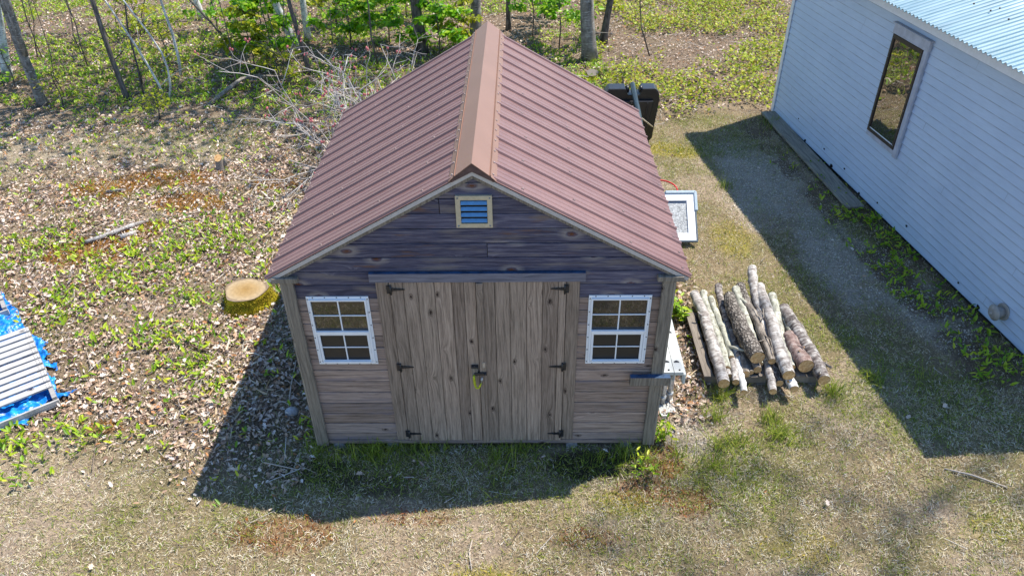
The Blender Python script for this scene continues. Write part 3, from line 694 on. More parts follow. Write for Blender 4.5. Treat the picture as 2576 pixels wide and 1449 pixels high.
def bark(name, stops, scale=(3, 14), rough_=.85, lent=None, bumpy=.4, plates=False):
    m = Mat(name, rough_, .2); U = m.sep(m.uv()); r = m.n('ShaderNodeObjectInfo').outputs['Random']
    ang = m.math('MULTIPLY', U[0], 6.28318)
    cx = m.math('COSINE', ang); sx = m.math('SINE', ang); v = m.math('ADD', U[1], m.math('MULTIPLY', r, 31.0))
    v1 = m.comb(m.math('MULTIPLY', cx, scale[0]*.25), m.math('MULTIPLY', sx, scale[0]*.25), m.math('MULTIPLY', v, scale[1]))
    n1 = m.noise(v1, 1.0, 5, .62)
    col = m.ramp(n1, stops)
    n0 = m.noise(m.comb(m.math('MULTIPLY', cx, 1.3), m.math('MULTIPLY', sx, 1.3), m.math('MULTIPLY', v, 6.0)), 1.1, 4)
    col = m.mix(.8, col, m.ramp(n0, [(.34, .45), (.5, .95), (.66, 1.25)]), 'MULTIPLY')
    h = n1
    if plates:
        vo = m.vor(m.comb(m.math('MULTIPLY', cx, 2.1), m.math('MULTIPLY', sx, 2.1), m.math('MULTIPLY', v, 22)), 1.6)
        col = m.mix(m.ramp(vo, [(.25, 0.0), (.55, .85)]), col, (.05, .042, .036)); h = m.math('SUBTRACT', n1, vo)
    if lent:
        n2 = m.noise(m.comb(m.math('MULTIPLY', cx, .9), m.math('MULTIPLY', sx, .9), m.math('MULTIPLY', v, 60)), 1.0, 3, .7)
        col = m.mix(m.ramp(n2, [(.56, 0.0), (.63, .9)]), col, lent)
    m.color(col); m.bump(h, bumpy, .012)
    return m.m
BK = {
 'birch': bark('birch_log_bark', [(.3, (0.184, 0.147, 0.129)), (.5, (0.387, 0.359, 0.332)), (.7, (0.608, 0.589, 0.552))], (3, 26), lent=(.11, .085, .075)),
 'greenbirch': bark('pale_green_bark', [(.3, (0.239, 0.239, 0.184)), (.5, (0.405, 0.405, 0.332)), (.7, (0.552, 0.552, 0.479))], (3, 12), lent=(.16, .13, .10)),
 'darkbirch': bark('dark_birch_bark', [(.35, (0.0736, 0.0598, 0.0552)), (.5, (0.203, 0.175, 0.161)), (.68, (0.534, 0.516, 0.479))], (3, 30), lent=(.06, .05, .045)),
 'whitebirch': bark('white_birch_bark', [(.3, (.52, .51, .49)), (.5, (.66, .65, .62)), (.7, (.76, .75, .72))], (2, 6), lent=(.10, .085, .08)),
 'rough': bark('rough_log_bark', [(.3, (0.129, 0.111, 0.092)), (.5, (0.313, 0.276, 0.239)), (.7, (0.516, 0.479, 0.424))], (6, 16), bumpy=1.0, plates=True),
 'greybark': bark('grey_brown_bark', [(.3, (0.119, 0.101, 0.0827)), (.5, (0.257, 0.221, 0.184)), (.7, (0.424, 0.387, 0.332))], (4, 14), lent=(.09, .07, .06)),
 'redbark': bark('reddish_bark', [(.3, (0.125, 0.078, 0.0663)), (.5, (0.257, 0.183, 0.16)), (.7, (0.406, 0.351, 0.32))], (4, 16), lent=(.10, .06, .05)),
}
def cutwood():
    m = Mat('cut_wood_end', .8, .15); P = m.obj(); n = m.noise(P, 40, 4); k = m.noise(P, 7, 2)
    c = m.ramp(n, [(.3, (.42, .20, .07)), (.55, (.62, .38, .17)), (.75, (.74, .54, .31))])
    m.color(m.mix(.5, c, m.ramp(k, [(.3, .7), (.7, 1.25)]), 'MULTIPLY')); return m.m
M_cut = cutwood()
LOGS = [
('A','birch','thick birch log with peeling bands, leftmost of the woodpile beside the pallet edge',[(2.322,.651,.182,.052),(2.336,1.219,.183,.053),(2.34,1.743,.181,.051),(2.312,2.153,.176,.046)]),
('B','greenbirch','slender greenish grey log lying second from the left edge of the woodpile',[(2.406,.887,.164,.034),(2.429,1.36,.166,.036),(2.418,1.688,.165,.035),(2.405,1.975,.166,.036),(2.423,2.186,.166,.036)]),
('C','greenbirch','thin greenish log with a bent side branch sticking out near its cut end',[(2.484,1.043,.176,.026),(2.502,1.503,.18,.03),(2.485,1.743,.18,.03),(2.483,2.073,.179,.029)]),
('D','darkbirch','thin log, dark in its middle, just left of the thick rough log',[(2.561,1.061,.174,.024),(2.576,1.429,.182,.032),(2.571,1.717,.185,.035),(2.582,2.008,.185,.035),(2.612,2.291,.187,.037)]),
('E','rough','thickest log with rough scaly bark and big orange cut end, on top of the woodpile',[(2.693,.902,.298,.068),(2.653,1.229,.302,.072),(2.645,1.517,.298,.068),(2.637,1.751,.29,.06),(2.65,1.969,.28,.05)]),
('F','greenbirch','pale smooth log pressed against the right side of the thick rough log',[(2.742,.937,.182,.032),(2.773,1.285,.198,.038),(2.77,1.728,.219,.039),(2.769,1.949,.228,.038),(2.777,2.166,.231,.041)]),
('G','greybark','crooked grey log with a thin bare side twig, right of the thick rough log',[(2.843,.895,.254,.034),(2.855,1.197,.256,.036),(2.859,1.512,.257,.037),(2.847,1.717,.257,.037),(2.818,1.876,.253,.033)]),
('H','rough','rough brown log under the crooked grey one, its end past the pallet',[(2.876,.676,.163,.033),(2.875,.949,.171,.041),(2.857,1.382,.175,.045),(2.857,1.855,.195,.045),(2.845,2.248,.224,.044)]),
('I','birch','longest birch log, its white far end reaching well beyond all the other logs',[(2.779,.557,.163,.033),(2.828,.89,.166,.036),(2.905,1.363,.19,.04),(2.964,1.835,.224,.044),(2.979,2.151,.256,.046),(3.043,2.517,.275,.045)]),
('J','birch','thick pale grey birch log on top right of the woodpile with a round cut end',[(2.944,.672,.272,.052),(2.954,1.021,.278,.058),(2.997,1.454,.274,.054),(3.014,1.792,.271,.051),(3.041,2.167,.266,.046)]),
('K','greenbirch','pale thin log between the thick pale birch log and the short reddish one',[(3.053,.881,.188,.028),(3.074,1.155,.191,.031),(3.089,1.428,.194,.034),(3.136,1.789,.2,.04),(3.167,2.079,.203,.043)]),
('L','redbark','short reddish brown log with a broken splintered end',[(3.174,.849,.23,.07),(3.156,1.032,.225,.065),(3.148,1.259,.217,.057),(3.146,1.382,.209,.049)]),
('M','darkbirch','dark silvery birch log along the right edge of the pallet, rightmost of the woodpile',[(3.315,.699,.182,.052),(3.309,1.07,.191,.061),(3.281,1.43,.191,.061),(3.255,1.708,.188,.058),(3.242,1.866,.184,.054)]),
('N','birch','short log end with orange cut face poking out low beside the thin white log',[(2.457,.706,.151,.031),(2.493,1.004,.152,.032),(2.523,1.322,.154,.034),(2.529,1.613,.165,.035)]),
('O','whitebirch','thin bright white birch log overhanging the pallet front, left of its middle',[(2.5,.556,.158,.028),(2.528,.805,.16,.03),(2.554,1.029,.159,.029),(2.564,1.206,.179,.029)]),
('P','greybark','dark low log with a pale round cut end, right of the thin white log',[(2.577,.807,.164,.034),(2.602,1.055,.165,.035),(2.633,1.324,.166,.036)]),
('Q','greybark','low log with a tan oval cut end directly below the thick rough log',[(2.707,.865,.168,.038),(2.711,1.148,.169,.039),(2.731,1.459,.171,.041)]),
('R','greybark','thinnest brown log with a small ragged end, low between two tan cut ends',[(2.64,.842,.153,.023),(2.647,1.1,.154,.024),(2.656,1.32,.155,.025)]),
('S','whitebirch','short white knobbed log end below the thick pale birch',[(2.994,.586,.169,.039),(2.985,.752,.17,.04),(2.998,1.045,.171,.041),(3.002,1.46,.168,.038)]),
('U','greenbirch','thin pale log low in the gap between the reddish log and the dark silvery one',[(3.235,1.15,.158,.03),(3.215,1.6,.16,.032),(3.19,2.05,.162,.032)]),
('V','birch','low grey log in the gap right of the leftmost thick birch log',[(2.415,.80,.15,.022),(2.39,1.3,.15,.026),(2.36,1.95,.152,.026)]),
('W','greybark','brownish log low between the longest birch log and the thick pale one',[(2.93,.98,.155,.028),(2.945,1.5,.157,.03),(2.95,2.05,.158,.03)]),
('T','greybark','small stick with an orange cut tip just left of the thick rough log',[(2.616,1.189,.219,.019),(2.619,1.399,.22,.02),(2.624,1.61,.211,.021)]),
]
def refine(pts, k=5, wob=.004):
    """Catmull-Rom through (x,y,z,r) points"""
    P = [np.array(q) for q in pts]; P = [2*P[0]-P[1]] + P + [2*P[-1]-P[-2]]; out = []
    for i in range(1, len(P)-2):
        for t in np.linspace(0, 1, k, endpoint=False):
            p0, p1, p2, p3 = P[i-1:i+3]
            out.append(.5*((2*p1)+(-p0+p2)*t+(2*p0-5*p1+4*p2-p3)*t*t+(-p0+3*p1-3*p2+p3)*t**3))
    out.append(P[-2]); return [q + np.append(np.random.default_rng(i).normal(0, wob, 3)*[1, .3, .6], 0) for i, q in enumerate(out)]
for key, kind, lab, pts in LOGS:
    o0 = Vector(pts[0][:3]); lg = thing('log', lab, 'log', o0, 0, 'logs piled on the pallet by the shed')
    rp = refine(pts, 6); P = [Vector(q[:3])-o0 for q in rp]; rr = [float(q[3])*1.17*random.uniform(.95, 1.05) for q in rp]
    b = MB(); b.tube(P, rr, 16, caps=False, wob=.03 if kind != 'rough' else .07); b.build('bark', BK[kind], lg)
    for i, j, sg in ((0, 1, 1), (-1, -2, 1)):
        t = (P[i]-P[j]).normalized(); u = t.orthogonal().normalized(); v = t.cross(u); b = MB()
        vs = [P[i]+t*.003] + [P[i]+t*.001+(u*math.cos(k*math.pi/8)+v*math.sin(k*math.pi/8))*rr[i]*.97*random.uniform(.96, 1.02) for k in range(16)]
        b.add(vs, [(0, 1+k, 1+(k+1) % 16) for k in range(16)]); b.build('cut_end', M_cut, lg)
    def stub(path, r0):
        st = MB(); st.tube([Vector(q)-o0 for q in path], [r0*(1-.35*i/(len(path)-1)) for i in range(len(path))], 8, capmi=1); st.build('branch_stub', [BK[kind], M_cut], lg)
    if key == 'A': stub([(2.34, 1.70, .2), (2.28, 1.70, .235), (2.262, 1.72, .25)], .014); stub([(2.33, 1.45, .22), (2.28, 1.44, .25)], .010); stub([(2.30, 1.30, .2), (2.265, 1.28, .22)], .009)
    if key == 'C': stub([(2.49, 1.20, .19), (2.515, 1.14, .235), (2.56, 1.09, .25), (2.63, 1.06, .25)], .018)
    if key == 'G': stub([(2.85, 1.45, .28), (2.90, 1.50, .36), (2.915, 1.60, .38)], .008); stub([(2.90, 1.50, .36), (2.87, 1.72, .36)], .006); stub([(2.85, 1.3, .28), (2.88, 1.15, .33), (2.865, .95, .32)], .007); stub([(2.84, 1.2, .28), (2.76, 1.12, .33)], .006)
    if key == 'F': stub([(2.775, 1.95, .25), (2.80, 1.86, .275), (2.83, 1.80, .27)], .025)
    if key == 'J': stub([(2.98, 1.0, .30), (2.91, .95, .31)], .016)
    if key == 'L': stub([(3.15, 1.1, .28), (3.20, 1.05, .31)], .014); stub([(3.16, 1.05, .27), (3.13, .98, .32)], .012)
    if key == 'M': stub([(3.31, 1.0, .2), (3.40, .93, .19), (3.46, .90, .165)], .018); stub([(3.30, .78, .23), (3.27, .72, .24)], .012)
    if key == 'S': stub([(2.985, .70, .19), (2.95, .66, .20)], .022)
    if key == 'H': stub([(2.87, 1.0, .2), (2.85, .95, .22)], .012)

# ------------------------------------------------------------------ blue tarp and pallets on the left
st_ = .012; tx, ty = np.meshgrid(np.arange(-7.2, -4.1, st_), np.arange(-.1, 3.0, st_))
jx = tx+(fbm(tx, ty, 7, 2, 2)-.5)*.09; jy = ty+(fbm(tx, ty, 7, 4, 2)-.5)*.09
ok = inpoly(jx, jy, POLY); ok &= ~((np.hypot((tx+4.62)/.09, (ty-1.02)/.06) < 1))
ridge = np.abs(fbm(tx, ty, 3.2, 6)-.5)
tz = gz(tx, ty)+.012+.045*np.clip(1-ridge*7, 0, 1)+.030*np.clip(1-np.abs(fbm(tx, ty, 8, 9)-.5)*6, 0, 1)+.012*fbm(tx, ty, 22, 3)
ids = np.arange(tx.size).reshape(tx.shape); qk = ok[:-1, :-1] & ok[1:, 1:] & ok[1:, :-1] & ok[:-1, 1:]
qq = np.stack([ids[:-1, :-1], ids[:-1, 1:], ids[1:, 1:], ids[1:, :-1]], -1)[qk]
used, inv = np.unique(qq, return_inverse=True); inv = inv.reshape(qq.shape)
tv = np.stack([tx, ty, tz], -1).reshape(-1, 3)[used]
mt = Mat('blue_tarp_plastic', .32, .5); nn = mt.noise(mt.pos(), 16, 4)
mt.color(mt.ramp(nn, [(.35, (.004, .10, .42)), (.5, (.008, .20, .62)), (.66, (.02, .33, .78))])); mt.bump(mt.noise(mt.pos(), 55, 3), .5, .01)
tp = np_mesh('tarp', tv, np.concatenate([inv[:, [0, 1, 2]], inv[:, [0, 2, 3]]]), mt.m)
tp.data.polygons.foreach_set('use_smooth', np.ones(len(tp.data.polygons), bool))
sm_ = tp.modifiers.new('thickness', 'SOLIDIFY'); sm_.thickness = .003
tag(tp, 'crumpled bright blue tarp spread under the grey slatted pallets', 'tarp')
W_gp = wood('grey_pallet_wood', 0, 1, [(.3, (.34, .33, .32)), (.5, (.50, .48, .45)), (.7, (.64, .62, .58))], (.52, .50, .49), .5, .3, gscale=70)
W_gpy = wood('grey_pallet_stringer', 1, 2, [(.3, (.2, .19, .18)), (.5, (.36, .34, .32)), (.7, (.50, .48, .45))], (.3, .29, .29), .3, .3)
def grey_pallet(org, ang, label, nb, width, pitch):
    # local +x runs left along the boards, local +y runs from the far board towards the camera
    g = thing('wood_pallet', label, 'pallet', org, ang)
    Ly = nb*pitch+.16
    for k in range(nb):
        b = MB(); y = k*pitch; z = .118+random.uniform(-.002, .003); b.box(0, width, y, y+pitch*.72, z, z+.019)
        for x in (.022, .05, width*.5, width-.03):
            for dy in (.25, .75): b.box(x-.004, x+.004, y+pitch*.78*dy-.004, y+pitch*.78*dy+.004, z+.0192, z+.0205, 1)
        b.build('deck_board', [W_gp, M_black], g, .002)
    for x in (.0, width*.5-.02, width-.045):
        b = MB(); b.box(x, x+.042, .0, Ly-.025, .035, .117); b.build('stringer', W_gpy, g, .002)
    for y in (.0, Ly*.5, Ly-.10):
        b = MB(); b.box(-.005, width, y, y+.095, .014, .034); b.build('bottom_board', W_gp, g, .002)
    b = MB(); b.box(-.004, width, Ly-.024, Ly-.004, .036, .085); b.build('end_board', W_gp, g, .002)
    return g
grey_pallet((-5.10, 1.63, .02), math.atan2(-.62, -.785), 'grey weathered slatted pallet nearer the camera on the blue tarp', 11, 1.15, .1125)
grey_pallet((-6.42, 3.10, .02), math.atan2(-.62, -.785), 'second grey pallet farther up the blue tarp, only its corner in the photo', 11, 1.15, .1125)
# ------------------------------------------------------------------ mossy stump
sp = thing('tree_stump', 'wide sawn tree stump with yellow moss on its sides, left of the shed', 'stump', (-2.86, 2.24, 0))
def moss(name, a, b_, c): 
    m = Mat(name, .95, .1); n = m.noise(m.obj(), 9, 4); f = m.noise(m.obj(), 110, 3)
    col = m.ramp(n, [(.3, a), (.52, b_), (.7, c)]); m.color(m.mix(.8, col, m.ramp(f, [(.3, .5), (.7, 1.5)]), 'MULTIPLY')); m.bump(f, 1, .02); return m.m
M_moss = moss('stump_moss', (.20, .15, .02), (.40, .33, .02), (.55, .45, .03))
def stump_mesh(par, rx, ry, h, flare, mat_side, mat_top, tilt=0, n=40):
    vs = []; K = 6; prof = [random.uniform(.93, 1.07) for _ in range(n)]
    lob = [1+.07*math.sin(3*2*math.pi*k/n+1)+.05*math.sin(5*2*math.pi*k/n) for k in range(n)]
    for i in range(K+1):
        t = i/K; e = 1+flare*(1-t)**2.2
        for k in range(n):
            a = 2*math.pi*k/n; q = e*(1+(lob[k]-1)*(1.8-t))*(1+(prof[k]-1)*.5*(1-.6*t))
            zt = h*t + tilt*t*math.sin(a)*ry
            vs.append((rx*q*math.cos(a), ry*q*math.sin(a), zt-.03*(i == 0)))
    fs = [(i*n+k, i*n+(k+1) % n, (i+1)*n+(k+1) % n, (i+1)*n+k) for i in range(K) for k in range(n)]
    b = MB(); b.add(vs, fs, 0, None, True); side = b.build('bark', mat_side, par)
    rim = [Vector(v) for v in vs[K*n:]]; c = sum(rim, Vector())/n; b = MB()
    tv = [c+Vector((0, 0, .004))] + [c+(v-c)*.985+Vector((0, 0, .003)) for v in rim]
    b.add(tv, [(0, 1+k, 1+(k+1) % n) for k in range(n)]); b.build('sawn_top', mat_top, par)
    return side, vs
mt = Mat('sawn_stump_top', .75, .2); P = mt.sep(mt.obj()); rad = mt.math('POWER', mt.math('ADD', mt.math('POWER', P[0], 2), mt.math('MULTIPLY', mt.math('POWER', P[1], 2), 1.6)), .5)
nz = mt.noise(mt.obj(), 8, 3); ring = mt.math('SINE', mt.math('MULTIPLY', mt.math('ADD', rad, mt.math('MULTIPLY', nz, .03)), 420))
c = mt.ramp(mt.math('ADD', mt.math('MULTIPLY', rad, 3.2), mt.math('MULTIPLY', nz, .25)), [(.12, (.30, .18, .06)), (.5, (.36, .24, .11)), (.80, (.40, .30, .18)), (.90, (.20, .14, .09)), (1, (.34, .27, .20))])
c = mt.mix(.25, c, mt.ramp(ring, [(0, .6), (1, 1.1)]), 'MULTIPLY'); c = mt.mix(.5, c, mt.ramp(mt.noise(mt.obj(), 30, 4), [(.3, .7), (.7, 1.2)]), 'MULTIPLY'); mt.color(c)
side, svs = stump_mesh(sp, .25, .20, .20, .34, M_moss, mt.m, .12)
# moss tufts as fine fibres on the stump's side
n = 3800; ii = rng.integers(0, 40, n); jj = rng.random(n)*5.2; A_ = np.array(svs).reshape(7, 40, 3); i0 = jj.astype(int); fr = (jj-i0)[:, None]; kk = rng.random(n)[:, None]
p0 = A_[i0, ii]*(1-fr)+A_[i0+1, ii]*fr; p1 = A_[i0, (ii+1) % 40]*(1-fr)+A_[i0+1, (ii+1) % 40]*fr; Pm = p0*(1-kk)+p1*kk
ang = np.arctan2(Pm[:, 1], Pm[:, 0])+rng.normal(0, .4, n)
V, T_ = inst(BLADE[0], BLADE[1], Pm, rotm(ang, -rng.uniform(-.1, 1.0, n), rng.normal(0, .5, n)), np.stack([rng.uniform(.012, .026, n), rng.uniform(.004, .008, n), rng.uniform(.01, .02, n)], 1))
mo = np_mesh('moss', V, T_, leafmat('stump_moss_fibre', [(0, (.32, .27, .02)), (.3, (.22, .18, .015)), (.55, (.44, .37, .04)), (.8, (.38, .26, .03))], .2, .9), sp); mo['kind'] = 'stuff'
# smaller stubs, rock, loose birch pieces
M_stub = BK['greybark']
t = thing('tree_stump', 'small grey broken stub standing in the leaf litter left of the shed', 'stump', (-4.30, 5.68, 0))
stump_mesh(t, .06, .05, .20, .5, M_stub, M_cut, .8, 12)
b = MB(); b.tube([(.05, .02, .02), (.09, .03, .14), (.085, .03, .2)], [.04, .03, .012], 7, wob=.2); b.build('splinter', M_stub, t)
t = thing('tree_stump', 'low mossy stump beside the grey trunk behind the shed', 'stump', (1.72, 9.45, 0)); stump_mesh(t, .12, .11, .11, .6, M_moss, BK['greybark'], .3, 16)
M_stone = plain('grey_stone', (.33, .33, .34), .9, .2, var=.3)
b = MB(); b.ball((0, 0, .03), .06, 0, 12, 8, (1.15, .9, .75)); o = b.build('rock', M_stone); o.location = (-1.91, .44, 0); tag(o, 'small round grey rock in the shade by the shed corner', 'rock')
def stick(name, pts, rad, mat, label, cat='stick', n=8, branches=()):
    o0 = Vector(pts[0]); b = MB(); b.tube([Vector(q)-o0 for q in pts], rad, n, wob=.08)
    for bp, br in branches: b.tube([Vector(q)-o0 for q in bp], br, 6)
    o = b.build(name, mat); o.location = o0; return tag(o, label, cat)
stick('birch_branch', [(-5.42, 3.52, .045), (-5.2, 3.68, .055), (-4.95, 3.92, .06), (-4.78, 4.08, .05)], [.028, .032, .030, .022], BK['birch'], 'short white birch branch lying in the leaves left of the shed', 'branch')
stick('birch_chunk', [(-4.98, 3.66, .04), (-4.82, 3.78, .05)], [.04, .035], BK['birch'], 'stubby white birch chunk beside the longer white birch branch', 'branch')
stick('bark_piece', [(-5.75, 4.95, .03), (-5.5, 5.0, .04)], [.025, .016], BK['birch'], 'small pale bark piece near the rusty moss', 'branch')
stick('fallen_branch', [(-5.33, 8.15, .03), (-5.15, 8.6, .12), (-4.92, 9.0, .22), (-4.7, 9.15, .22), (-4.2, 9.3, .15)], [.04, .04, .035, .025, .015], BK['greybark'], 'fallen dark branch propped on the forest floor behind the shed', 'branch', branches=[([(-5.0, 8.9, .2), (-5.05, 8.95, .55)], [.012, .006])])
stick('dry_stick', [(4.10, -.28, .02), (4.3, -.36, .03), (4.55, -.49, .02)], [.008, .009, .006], M_twig, 'pale curved stick on the lawn at the right, near the house shadow', n=6)
stick('dry_stick', [(-.07, -1.02, .02), (-.09, -1.13, .02), (-.06, -1.3, .02)], [.006, .006, .005], M_twig, 'thin dark twig lying on the lawn in front of the doors', n=6)
stick('dry_stick', [(-2.05, 1.2, .03), (-2.0, .8, .05), (-1.95, .45, .03)], [.006, .007, .005], M_twig, 'thin twig in the shade along the left wall of the shed', n=6)
stick('dry_stick', [(-3.1, .55, .03), (-2.75, .35, .04), (-2.45, .1, .02)], [.007, .008, .005], BK['greybark'], 'dark crooked stick among leaves just left of the shed shadow', n=6)
b = MB(); b.box(-.125, .125, -1.66, 1.66, .02, .058); pk = b.build('plank', wood('grey_plank_wood', 1, 0, [(.3, (.2, .185, .15)), (.5, (.31, .28, .23)), (.7, (.42, .39, .33))], (.3, .28, .24), .4, .2, gscale=30), None, .004)
pk.location = (4.775, 5.94, .02); pk.rotation_euler = (0, 0, R(5.6)); tag(pk, 'long grey plank lying on the ground along the white house wall', 'plank')

# ------------------------------------------------------------------ basketball hoop lying down behind the shed
bh = thing('basketball_hoop', 'tipped over portable basketball hoop with black base, red rim and clear board, right of shed', 'basketball hoop', (2.1, 5.2, 0))
M_bk = plain('black_plastic', (.016, .016, .018), .38, .5, var=.2, sc_=8)
O = Vector((2.1, 5.2, 0))
def L(p): return Vector(p)-O
b = MB()
pf = [(1.62, .0), (2.40, .0), (2.46, .06), (2.52, .72), (2.50, .84), (2.44, .90), (2.24, .90), (2.20, .80), (2.02, .80), (1.98, .90), (1.72, .90), (1.66, .82), (1.56, .08)]
b.prism([(x-O.x, z) for x, z in pf], 6.56-O.y, 6.80-O.y, 'y')
b.prism([(1.70-O.x, .10), (2.34-O.x, .10), (2.42-O.x, .72), (1.72-O.x, .72)], 6.50-O.y, 6.5595-O.y, 'y')
for x in (2.05, 2.14, 2.30): b.prism([(x-O.x, .12), (x+.03-O.x, .12), (x+.04-O.x, .70), (x+.01-O.x, .70)], 6.482-O.y, 6.4995-O.y, 'y')
b.build('base', M_bk, bh, .018)
for x in (1.99, 2.20): b = MB(); b.tube([L((x, 6.66, .86)), L((x+.05, 6.66, .86))], .055, 12); b.build('wheel', M_bk, bh)
b = MB(); b.tube([L((2.09, 6.68, .93)), L((2.11, 6.0, .76)), L((2.08, 4.15, .42))], .042, 14); b.build('pole', plain('dark_green_steel', (.035, .05, .055), .35, .5, .3), bh)
b = MB(); b.tube([L((2.10, 5.9, .74)), L((2.44, 6.48, .30))], .011, 8); b.build('strut', plain('beige_strut', (.48, .42, .32), .5, .4), bh)
ct, st2 = math.cos(R(40)), math.sin(R(40))
MBd = Matrix.Translation(L((1.5, 3.42, .06))) @ Matrix(((1, 0, 0), (0, ct, -st2), (0, st2, ct))).to_4x4()
def fr(b, x0, x1, y0, y1, wd, za, zb, mi=0):
    b.box(x0, x1, y0, y0+wd, za, zb, mi, MBd); b.box(x0, x1, y1-wd, y1, za, zb, mi, MBd); b.box(x0, x0+wd, y0+wd, y1-wd, za, zb, mi, MBd); b.box(x1-wd, x1, y0+wd, y1-wd, za, zb, mi, MBd)
b = MB(); fr(b, .02, 1.09, .02, .66, .10, .0, .03); bd = b.build('backboard', plain('white_board_frame', (.82, .82, .82), .4, .5, var=.02), bh, .004)
b = MB(); fr(b, 0, 1.11, 0, .68, .0195, -.01, .034); b.build('edge_padding', plain('grey_blue_edge', (.10, .13, .16), .45, .5, var=.1), bd, .004)
b = MB(); b.box(.72, 1.118, .655, .70, -.02, .045, 0, MBd); b.box(1.085, 1.13, .42, .69, -.02, .045, 0, MBd); b.build('corner_pad', plain('pale_blue_pad', (.38, .46, .52), .5, .4, var=.1), bd, .01)
mp = Mat('clear_scratched_panel', .25, .5); nn = mp.noise(mp.obj(), 42, 5, .7, .8); mp.color(mp.ramp(nn, [(.36, (.24, .24, .24)), (.5, (.50, .51, .50)), (.62, (.75, .76, .75))])); mp.b.inputs['Transmission Weight'].default_value = .2
b = MB(); b.box(.1205, .9895, .1205, .5595, .008, .014, 0, MBd); b.build('board_panel', mp.m, bd)
b = MB(); b.box(.60, .98, .535, .556, .0145, .018, 0, MBd); b.build('target_stripe', plain('navy_stripe', (.03, .06, .12), .5, .4), bd)
b = MB(); rc = L((2.19, 4.10, .46)); b.tube([rc+Vector((.225*math.cos(a), .225*math.sin(a)*.95, .03*math.sin(a))) for a in [2*math.pi*k/28 for k in range(29)]], .010, 8)
b.tube([rc+Vector((.05, -.22, -.03)), rc+Vector((.02, -.28, -.08))], .012, 6); b.tube([rc+Vector((.16, -.12, -.04)), rc+Vector((.06, -.25, -.06))], .008, 6)
b.build('rim', plain('red_painted_steel', (.55, .02, .02), .35, .5, var=.1), bh)

# ------------------------------------------------------------------ white house
hs = thing('house', 'white clapboard house with corrugated metal roof at the right', 'house', (HO[0], HO[1], 0), HA)
LEN = 7.1; WID = 7.6; EZ = 2.74; SLH = .27
def siding(name, flip=False):
    m = Mat(name, .45, .4); P = m.obj()
    n = m.noise(m.scale(P, (1, .7, 1)), 1.6, 4); f = m.noise(m.scale(P, (3, 3, 40)), 2, 3)
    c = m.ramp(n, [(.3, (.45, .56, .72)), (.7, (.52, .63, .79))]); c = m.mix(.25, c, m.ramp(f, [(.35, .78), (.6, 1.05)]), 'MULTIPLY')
    st = m.noise(m.scale(P, (8, 8, 2)), 2, 4, .7); c = m.mix(m.ramp(st, [(.68, 0.0), (.8, .35)]), c, (.36, .35, .33)); m.color(c); return m.m
M_sid = siding('white_siding')
b = MB(); z = .055; ex = .104; prof = []
while z < EZ-.03:
    prof += [(-.015, z), (-.0148, z+.007), (-.001, z+ex-.001)]; z += ex
m = len(prof); yb = [0.0, -LEN]
vs = [(x, y, zz) for y in yb for x, zz in prof] + [(.05, y, zz) for y in yb for x, zz in (prof[0], prof[-1])]
fs = [(i, m+i, m+i+1, i+1) for i in range(m-1)] + [(0, 2*m, 2*m+2, m), tuple(range(m))+(2*m+1, 2*m)]
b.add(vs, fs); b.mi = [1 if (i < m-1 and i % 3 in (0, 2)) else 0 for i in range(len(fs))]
rj = random.Random(5)
for k in range(26):
    kz = rj.randrange(1, 24); yj = -rj.uniform(.5, 6.8); zb = .055+kz*ex
    if -3.7 < yj < -2.8: continue
    b.add([(-.0155, yj, zb+.004), (-.0155, yj+.006, zb+.004), (-.0022, yj+.006, zb+ex-.004), (-.0022, yj, zb+ex-.004)], [(0, 1, 2, 3)], 1)
b.build('siding_wall', [M_sid, plain('siding_lap_shade_joint', (.33, .39, .49), .6, .3, var=.35, sc_=5)], hs)  # darker tone paints the shade under each lap; butt joints share it
b = MB()
for y0, y1 in ((-.05, -.0), (-LEN, -LEN+.05)):
    b.prism([(.05, .05), (WID, .05), (WID, EZ+.02), (WID/2, EZ+.02+SLH*WID/2), (.05, EZ+.02)], y0, y1)
b.build('gable_wall', M_sid, hs)
b = MB(); b.box(WID, WID+.05, -LEN, 0, .05, EZ+.02); b.build('far_wall', M_sid, hs)
b = MB(); b.box(.02, WID-.02, -LEN+.06, -.06, -.05, .06); b.build('foundation', plain('dark_foundation', (.05, .045, .04), .95, .1), hs)
b = MB(); b.box(-.026, .05, .0005, .03, .04, EZ-.02); b.box(-.030, -.0145, -.055, .03, .04, EZ-.02); b.build('corner_trim', plain('white_trim', (.74, .75, .77), .45, .4, var=.04), hs, .003)
b = MB(); b.box(-.33, -.02, -LEN, .0, EZ-.10, EZ-.085); b.box(-.345, -.325, -LEN, 0, EZ-.13, EZ-.02); b.build('eave_trim', plain('white_trim_board', (.70, .71, .73), .5, .4, var=.06), hs)
# chipped damage spots low on the siding
b = MB(); rr_ = random.Random(3)
for (yy, zz, s_) in [(-.95, .30, .02), (-1.9, .21, .022), (-2.55, .20, .022), (-3.5, .17, .02), (-4.2, .22, .022), (-5.35, .14, .018), (-1.3, .08, .04), (-2.2, .075, .05), (-3.05, .07, .03), (-5.75, .08, .045)]:
    pts = [(yy+s_*rr_.uniform(.4, 1)*math.cos(a), zz+s_*.8*rr_.uniform(.4, 1)*math.sin(a)) for a in [k*math.pi/3.5 for k in range(7)]]
    b.prism(pts, -.0185, -.0125, 'x')
b.build('siding_hole', M_dark, hs)
